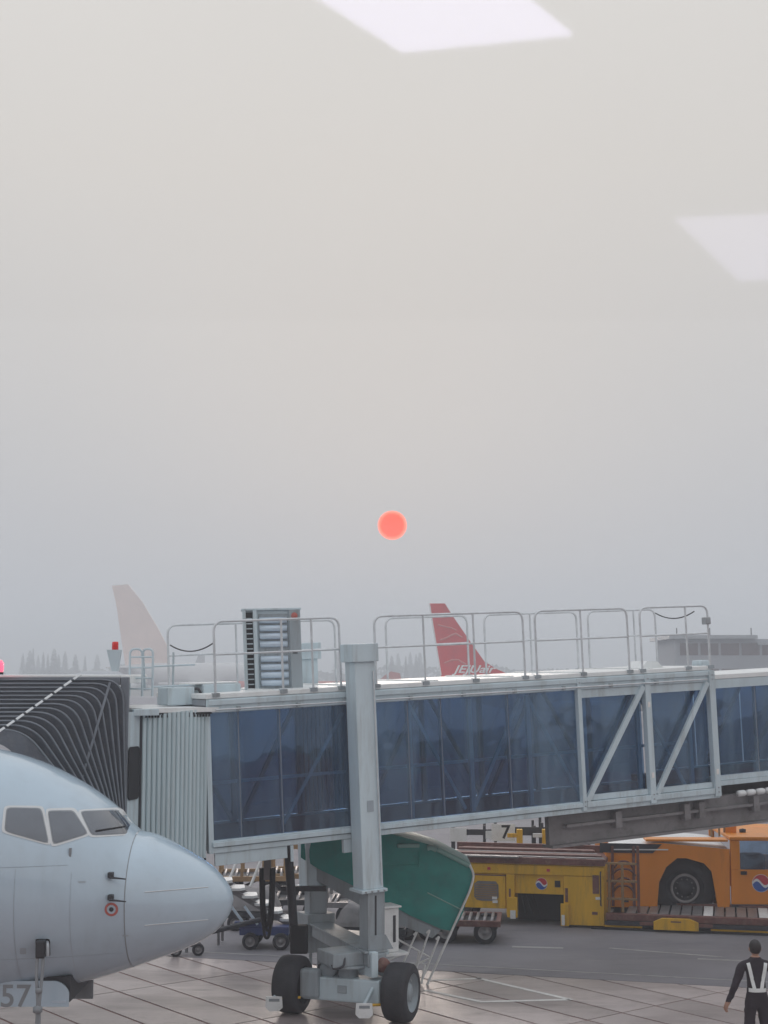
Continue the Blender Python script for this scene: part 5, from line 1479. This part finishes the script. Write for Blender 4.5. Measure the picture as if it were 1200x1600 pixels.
# ================================================================== PERSON
PX = on_z(1185, 1668, 0)
def make_person(base):
    V, E, RAD = [], [], []
    def v(x, y, z, r):
        V.append((x, y, z)); RAD.append(r); return len(V) - 1
    def ch(*ids):
        for a, b in zip(ids, ids[1:]): E.append((a, b))
    pel = v(0, 0, .93, .15); bel = v(0, 0, 1.08, .14); chest = v(0, .0, 1.27, .165); upc = v(0, .01, 1.40, .13); nk = v(0, .015, 1.49, .068); hd0 = v(0, .025, 1.57, .062)
    ch(pel, bel, chest, upc, nk, hd0)
    for s in (-1, 1):
        sh = v(s * .195, 0, 1.42, .078); el = v(s * .30, -.02, 1.15, .058); wr = v(s * .385, .03, .93, .042); pm = v(s * .42, .04, .86, .034)
        ch(upc, sh, el, wr, pm)
        for k, (dx, dy, ln) in enumerate(((-.03, .0, .075), (-.012, .012, .085), (.008, .012, .08), (.025, .004, .065))):
            a = v(s * (.425 + dx * .6 + .008), .04 + dy + (k - 1.5) * .016, .83, .0095); b = v(s * (.43 + dx * .5 + .006), .05 + dy + (k - 1.5) * .017, .83 - ln * .55, .0085); c = v(s * (.42 + dx * .5), .055 + dy + (k - 1.5) * .017, .83 - ln, .0075)
            ch(pm, a, b, c)
        t1 = v(s * .40, .075, .845, .011); t2 = v(s * .395, .095, .80, .009); ch(pm, t1, t2)
        hp = v(s * .09, 0, .88, .105); kn = v(s * .115, .01, .50, .07); cf = v(s * .122, -.015, .34, .062); an = v(s * .13, -.02, .10, .045); toe = v(s * .15, .13, .05, .04)
        ch(pel, hp, kn, cf, an, toe)
    me = bpy.data.meshes.new('person'); me.from_pydata(V, E, [])
    o = link(bpy.data.objects.new('person', me))
    sk = o.modifiers.new('skin', 'SKIN'); sk.use_smooth_shade = True
    lay = me.skin_vertices[0].data
    for i, r in enumerate(RAD):
        dep = .74 if i < 5 else 1.0
        lay[i].radius = (r * (1.0), r * dep) if i < 4 else (r, r)
    lay[0].use_root = True
    ss = o.modifiers.new('sub', 'SUBSURF'); ss.levels = 2; ss.render_levels = 2
    dg = bpy.context.evaluated_depsgraph_get()
    m2 = bpy.data.meshes.new_from_object(o.evaluated_get(dg))
    bpy.data.objects.remove(o, do_unlink=True)
    bm = bmesh.new(); bm.from_mesh(m2); bm.normal_update()
    # head: shaped ball joined to the body
    r_ = bmesh.ops.create_uvsphere(bm, u_segments=28, v_segments=22, radius=1.0)
    for q in r_['verts']:
        x, y, z = q.co
        jaw = 1 - .25 * max(0, -z) ** 1.5
        nose = .02 * math.exp(-((x / .16) ** 2 + ((z + .1) / .28) ** 2)) if y > 0 else 0
        eye = -.006 * (math.exp(-(((abs(x) - .38) / .16) ** 2 + ((z - .08) / .14) ** 2))) if y > 0 else 0
        q.co = Vector((x * .076 * jaw, y * .097 * (1 - .12 * max(0, -z)) + nose + eye + .02, z * .118 + 1.645))
    for s in (-1, 1):
        e_ = bmesh.ops.create_uvsphere(bm, u_segments=10, v_segments=8, radius=1.0)
        for q in e_['verts']: q.co = Vector((s * .080 + q.co.x * .012, q.co.y * .022 + .015, q.co.z * .032 + 1.64))
    from mathutils import noise
    for q in bm.verts:      # creases of the uniform
        if q.co.z < 1.46 and not (abs(q.co.x) > .36 and q.co.z < .92):
            q.co += q.normal * .012 * noise.noise(Vector((q.co.x * 9, q.co.y * 9, q.co.z * 16)))
    bm.faces.ensure_lookup_table()
    for f in bm.faces:
        c = f.calc_center_median()
        f.smooth = True
        skin = c.z > 1.53 or (abs(c.x) > .36 and c.z < .90)
        shoe = c.z < .085
        f.material_index = 1 if skin else (2 if shoe else 0)
    bm.to_mesh(m2); bm.free()
    m2.name = 'person'
    for k in ('cloth', 'skin', 'black'): m2.materials.append(M[k])
    body = link(bpy.data.objects.new('person', m2)); body.location = base; ORG[body.name] = Vector(base)
    return body
person = make_person(PX)
tag(person, 'person in a dark uniform with white reflective harness straps walking on the stand', 'person')
# hair cap
bm = bmesh.new(); bmesh.ops.create_uvsphere(bm, u_segments=28, v_segments=20, radius=1.0)
for q in bm.verts:
    x, y, z = q.co; q.co = Vector((x * .086, y * .106 + .010, z * .108 + 1.665))
dl = [f for f in bm.faces if (f.calc_center_median().y > .055 and f.calc_center_median().z < 1.70) or f.calc_center_median().z < 1.58]
bmesh.ops.delete(bm, geom=dl, context='FACES')
for f in bm.faces: f.smooth = True
hm_ = bpy.data.meshes.new('hair'); bm.to_mesh(hm_); bm.free(); hm_.materials.append(M['hair'])
hr_ = link(bpy.data.objects.new('hair', hm_)); hr_.parent = person
# harness: straps following the back and chest, and a belt (wrapped onto the body surface)
from mathutils.bvhtree import BVHTree
tree = BVHTree.FromPolygons([v.co for v in person.data.vertices], [list(p.vertices) for p in person.data.polygons])
def wrap_strap(path, wd, off=.010):
    out = []
    for x, z, sgn in path:
        h = tree.ray_cast(Vector((x, sgn * 1.0, z)), Vector((0, -sgn, 0)))
        y = h[0].y if h[0] is not None else 0
        out.append(Vector((x, y + sgn * off, z)))
    return out
def strap_mesh(pts, wd, side, name):
    mm = B(); vs = []
    for i, p in enumerate(pts):
        t = (pts[min(i + 1, len(pts) - 1)] - pts[max(i - 1, 0)]).normalized(); n = t.cross(Vector(side)).normalized() * wd / 2
        vs += [p - n, p + n]
    mm.add([q + ORG[person.name] for q in vs], [(2*i, 2*i+1, 2*i+3, 2*i+2) for i in range(len(pts) - 1)], True)
    return mm.build(name, M['strap'], person)
for s in (-1, 1):
    for sgn in (-1, 1):
        path = [(s * (.125 - .075 * t), 1.46 - .36 * t, sgn) for t in [i / 14 for i in range(15)]]
        strap_mesh(wrap_strap(path, .05), .05, (0, sgn, 0), 'harness_strap')
for sgn in (-1, 1):
    path = [(-.125 + .25 * i / 16, 1.085, sgn) for i in range(17)]
    strap_mesh(wrap_strap(path, .05), .055, (0, sgn, 0), 'harness_belt')

# ================================================================== FAR AIRCRAFT
def far_plane(loc, heading, length, fr, fz, fin, col_body, col_fin, label, text=None, name='parked_aircraft', fin_x=None):
    """tail at loc, nose towards heading (local +x); fin = [(x, z)] outline"""
    o = Vector((loc[0], loc[1], 0)); F_ = yaw(o, heading); r_ = empty(name, o)
    prof = [(.001, -2.0), (fr * .12, -1.9), (fr * .55, 1.5), (fr * .9, 5.5), (fr, 9), (fr, length - 7), (fr * .9, length - 4.2), (fr * .6, length - 1.6), (fr * .25, length - .3), (.001, length)]
    vs, fs = [], []; n = 28
    for (rr, a) in prof:
        up = fr * .55 * max(0, 1 - (a + 2) / 9) if a < 7 else 0
        for k in range(n):
            t = 2 * math.pi * k / n; vs.append(F_(a, rr * math.cos(t), fz + up + rr * math.sin(t)))
    for i in range(len(prof) - 1):
        for k in range(n): fs.append((i*n+k, i*n+(k+1) % n, (i+1)*n+(k+1) % n, (i+1)*n+k))
    B().add(vs, fs, True).build('fuselage', M[col_body], r_)
    th = fr * .09
    f_ = B().prism([F_(a, -th, c) for a, c in fin], F_.ey * 2 * th).build('tail_fin', M[col_fin], r_)
    for s in (-1, 1):
        B().prism([F_(a, s * b, fz + fr * .6) for a, b in ((-1.5, .3), (2.6, .3), (-.6, fr * 3.6), (-2.2, fr * 3.6))], (0, 0, .18)).build('tailplane', M['white'], r_)
        wx = length * .45
        B().prism([F_(a, s * b, fz - fr * .6) for a, b in ((wx - 3, fr * .8), (wx + 4, fr * .8), (wx - 4.5, fr * 8), (wx - 6.2, fr * 8))], (0, 0, .35)).build('wing', M['white'], r_)
        B().lathe(Fr(F_(wx + 1, s * fr * 2.7, fz - fr * 1.05), F_.ez, F_.ex, F_.ey), [(.55, -1.6), (.9, -.8), (1.0, 1.2), (.85, 1.9), (.7, 1.5)], 20).build('engine', M['white'], r_)
        B().tube([F_(wx - 1, s * fr * 1.3, fz - fr * .8), F_(wx - 1, s * fr * 1.3, .5)], .18, 8).build('main_gear', M['steel'], r_)
        wheel(Fr(F_(wx - 1, s * fr * 1.3, .55), F_.ex, F_.ey, F_.ez), .55, .25, r_, n=18)
    B().tube([F_(length - 5, 0, fz - fr * .8), F_(length - 5, 0, .5)], .14, 8).build('nose_gear', M['steel'], r_)
    wheel(Fr(F_(length - 5, 0, .36), F_.ex, F_.ey, F_.ez), .36, .2, r_, n=18)
    tag(r_, label, 'airplane')
    return r_, F_, f_, th
# red finned aircraft: outline of the fin read in metres at its distance
TD = 151.0
t0 = at(690, 1060, TD); sc_ = TD / math.cos(PITCH) / FPX
def fin_m(px, py):
    p = at(px, py, TD); return p.x - t0.x, p.z
fin = [fin_m(*q) for q in ((693, 1085), (689, 1055), (683, 1018), (671, 943), (695, 943), (709, 965), (735, 1003), (757, 1034), (777, 1046), (798, 1055), (818, 1066), (815, 1085))]
r1, F1, f1, th = far_plane((t0.x, TD), 0.0, 33, 1.9, 3.4, fin, 'white', 'red', 'white airliner with a tall red tail fin lettered JEJUair')
cx, cz = fin_m(740, 1046)
mm = B(); text_mesh(mm, 'JEJUair', Fr(F1(cx, -th, cz), F1.ex, F1.ey, F1.ez), 1.08, .03, shear=.35, bold=.02, squeeze=1.36); mm.build('fin_lettering', M['emb_white'], f1)
# pale leading edge line and ruffled pattern on the fin
def fin_strip(pts, wd, ma='red', name='fin_stripe'):
    B().tube([F1(*(fin_m(*p)[0], -th - .01, fin_m(*p)[1])) for p in pts], wd, 5).build(name, M[ma], f1)
M['pale_red'] = mat('pale_red_paint', (0.62, 0.20, 0.19), 0.4, var=0.05)
fin_strip([(671, 944), (683, 1018), (689, 1055)], .07, 'emb_white', 'rudder_edge')
fin_strip([(688, 1000), (697, 997), (706, 992), (712, 990), (722, 996)], .09, 'pale_red'); fin_strip([(684, 976), (694, 979), (704, 981), (713, 985)], .07, 'pale_red')
fin_strip([(694, 1036), (706, 1031), (716, 1031), (728, 1038)], .08, 'pale_red')
# wide-body whose beige fin imitates a tail mirrored in the window
TD2 = 300.0
t2 = at(196, 1020, TD2)
def fm2(px, py):
    p = at(px, py, TD2); return p.x - t2.x, p.z
fin2 = [fm2(*q) for q in ((196, 1040), (190, 1000), (182, 945), (175, 915), (200, 913), (222, 940), (246, 980), (262, 1010), (262, 1040))]
far_plane((t2.x, TD2), 0.0, 36, 2.6, 4.6, fin2, 'far_grey', 'ghost_fin', 'hazy wide-body airliner whose faint beige fin imitates a mirrored tail')
TD3 = 420.0
t3 = at(318, 1040, TD3)
def fm3(px, py):
    p = at(px, py, TD3); return p.x - t3.x, p.z
fin3 = [fm3(*q) for q in ((320, 1046), (320, 1022), (311, 1021), (305, 1036), (300, 1046))]
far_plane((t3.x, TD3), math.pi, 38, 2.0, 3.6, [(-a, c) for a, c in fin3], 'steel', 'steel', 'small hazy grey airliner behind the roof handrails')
TD4 = 260.0
t4 = at(622, 1050, TD4)
def fm4(px, py):
    p = at(px, py, TD4); return p.x - t4.x, p.z
fin4 = [fm4(*q) for q in ((628, 1066), (625, 1052), (611, 1049), (600, 1056), (590, 1066))]
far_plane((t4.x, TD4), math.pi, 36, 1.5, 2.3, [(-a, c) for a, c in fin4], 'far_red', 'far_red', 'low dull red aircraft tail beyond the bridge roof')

# ================================================================== FAR BUILDING
BD = 175.0
b0 = at(1054, 992, BD); bld = empty('terminal_building', (b0.x, BD, 0)); Fbd = yaw((b0.x, BD, 0), R(-3))
zr_ = b0.z
B().box(Fbd, 0, 13, 0, 16, 0, zr_ - .5).build('wall', M['building'], bld)
B().box(Fbd, 13.02, 60, 1.5, 18, 0, zr_ - 1.6).build('wing_wall', M['building'], bld)
B().box(Fbd, -.8, 9.5, -1.2, 17, zr_ - .48, zr_ - .05).build('roof', M['steel'], bld)
B().box(Fbd, 9.6, 30, -.6, 17, zr_ - 1.2, zr_ - .9).build('canopy_roof', M['steel'], bld)
B().box(Fbd, 13, 61, .9, 19, zr_ - 1.58, zr_ - 1.2).build('wing_roof', M['steel'], bld)
for fl in range(3):
    z1 = zr_ - .9 - fl * 3.0
    for k in range(5):
        w_ = B().box(Fbd, .6 + k * 2.4, 2.7 + k * 2.4, -.06, .0, z1 - 1.5, z1 - .1).build('window', M['bwin'], bld)
    for k in range(9):
        B().box(Fbd, 14 + k * 3.6, 16.9 + k * 3.6, 1.44, 1.5, z1 - 2.4, z1 - 1.3).build('window', M['bwin'], bld)
B().box(Fbd, 13.4, 17, .6, 1.4, zr_ - 5.2, zr_ - 2.2).build('bay', M['white'], bld)
for px in (1180, 1115, 1063):
    a = (at(px, 990, BD).x - b0.x); B().tube([Fbd(a, 3, zr_ - 1.3), Fbd(a, 3, zr_ + .9)], .07, 6).build('antenna', M['dark'], bld)
tag(bld, 'grey flat-roofed building with window bands beyond the bridge', 'building')

# ================================================================== FAR CONIFERS AND WOODLAND
def conifer_mesh(seed, h, r):
    rnd = random.Random(seed); mm = B()
    lv = int(h * 4.5)
    for i in range(lv):
        t = i / lv; z = h * (.10 + .90 * t); rr = r * (1 - t) ** .85 * rnd.uniform(.7, 1.15) + .15
        for k in range(9):
            a = rnd.uniform(0, 2 * math.pi); l_ = rr * rnd.uniform(.6, 1.1); d = Vector((math.cos(a), math.sin(a), 0)); s_ = Vector((-d.y, d.x, 0)) * (.22 * rr + .1)
            p = Vector((0, 0, z)); q = p + d * l_ + Vector((0, 0, -l_ * rnd.uniform(.15, .5)))
            mid_ = p.lerp(q, .55) + Vector((0, 0, .12))
            mm.add([p, mid_ - s_, q, mid_ + s_], [(0, 1, 2), (0, 2, 3)])
    return mm
protos = []
for s in range(4):
    cm = conifer_mesh(s, 10.0, 1.9); crown = cm.build('crown', M['leaf'])
    tk = B().tube([(0, 0, 0), (.1, 0, 5), (0, 0, 9.7)], [.22, .14, .03], 8).build('trunk', M['bark'])
    protos.append((crown.data, tk.data)); bpy.data.objects.remove(crown); bpy.data.objects.remove(tk)
def conifer(px, top_y, D_, i):
    p = at(px, top_y, D_); r_ = empty('conifer_tree', (p.x, D_, 0)); h = p.z / 10.0
    for nm, me in zip(('crown', 'trunk'), protos[i % 4]):
        c = link(bpy.data.objects.new(nm, me)); c.parent = r_; sc_x = random.uniform(.7, 1.7); c.scale = (h * sc_x, h * sc_x, h); c.rotation_euler.z = random.uniform(0, 6)
    return r_
i = 0
for px, ty in ((36, 1020), (47, 1016), (52, 1012), (60, 1023), (68, 1018), (75, 1021), (85, 1013), (92, 1022), (102, 1017), (118, 1022), (133, 1024), (152, 1022)):
    tag(conifer(px, ty, 640 + random.uniform(-60, 60), i), 'faint pointed conifer in the hazy row beyond the dark bellows', 'tree', 'hazy conifers beyond the bellows'); i += 1
for px, ty in ((528, 1018), (612, 1024), (622, 1020), (634, 1024), (641, 1018), (650, 1022), (656, 1019), (664, 1024)):
    tag(conifer(px, ty, 620 + random.uniform(-60, 60), i), 'faint pointed conifer in the hazy row beside the red tail', 'tree', 'hazy conifers beside the red tail'); i += 1
# low far-off wood reading as one mass
mm = B(); rnd = random.Random(3)
for k in range(7000):
    x = rnd.uniform(-240, 300); y = 640 + rnd.uniform(-10, 25)
    hgt = 6.2 + 2.0 * math.sin(x * .05) + 1.2 * math.sin(x * .17 + 1)
    z = hgt * rnd.random() ** .6; s_ = rnd.uniform(.5, 1.3); a = rnd.uniform(0, 6.28)
    c = Vector((x, y, z)); u = Vector((math.cos(a), math.sin(a), rnd.uniform(-.4, .4))) * s_; w = Vector((rnd.uniform(-.4, .4), rnd.uniform(-.4, .4), 1)) * s_ * .8
    mm.add([c - u - w * .3, c + u * .9 - w * .2, c + u * .3 + w, c - u * .5 + w * .8], [(0, 1, 2, 3)])
wd2 = mm.build('far_woodland', M['leaf']); tag(wd2, 'low hazy woodland along the horizon', 'woodland', kind='stuff')

# ================================================================== SMOG
m = B(); m.box(W0, -1600, 1600, -60, 1600, -1.6, 24.6)
hz = m.build('haze', [], None); tag(hz, kind='stuff')
hm = bpy.data.materials.new('smog'); hm.use_nodes = True
hn = hm.node_tree.nodes; hn.clear()
ho = hn.new('ShaderNodeOutputMaterial'); hv = hn.new('ShaderNodeVolumePrincipled')
hv.inputs['Color'].default_value = (0.90, 0.945, 1.0, 1)
hv.inputs['Density'].default_value = 0.0025
hv.inputs['Anisotropy'].default_value = 0.1
hm.node_tree.links.new(hv.outputs[0], ho.inputs['Volume'])
hz.data.materials.append(hm)
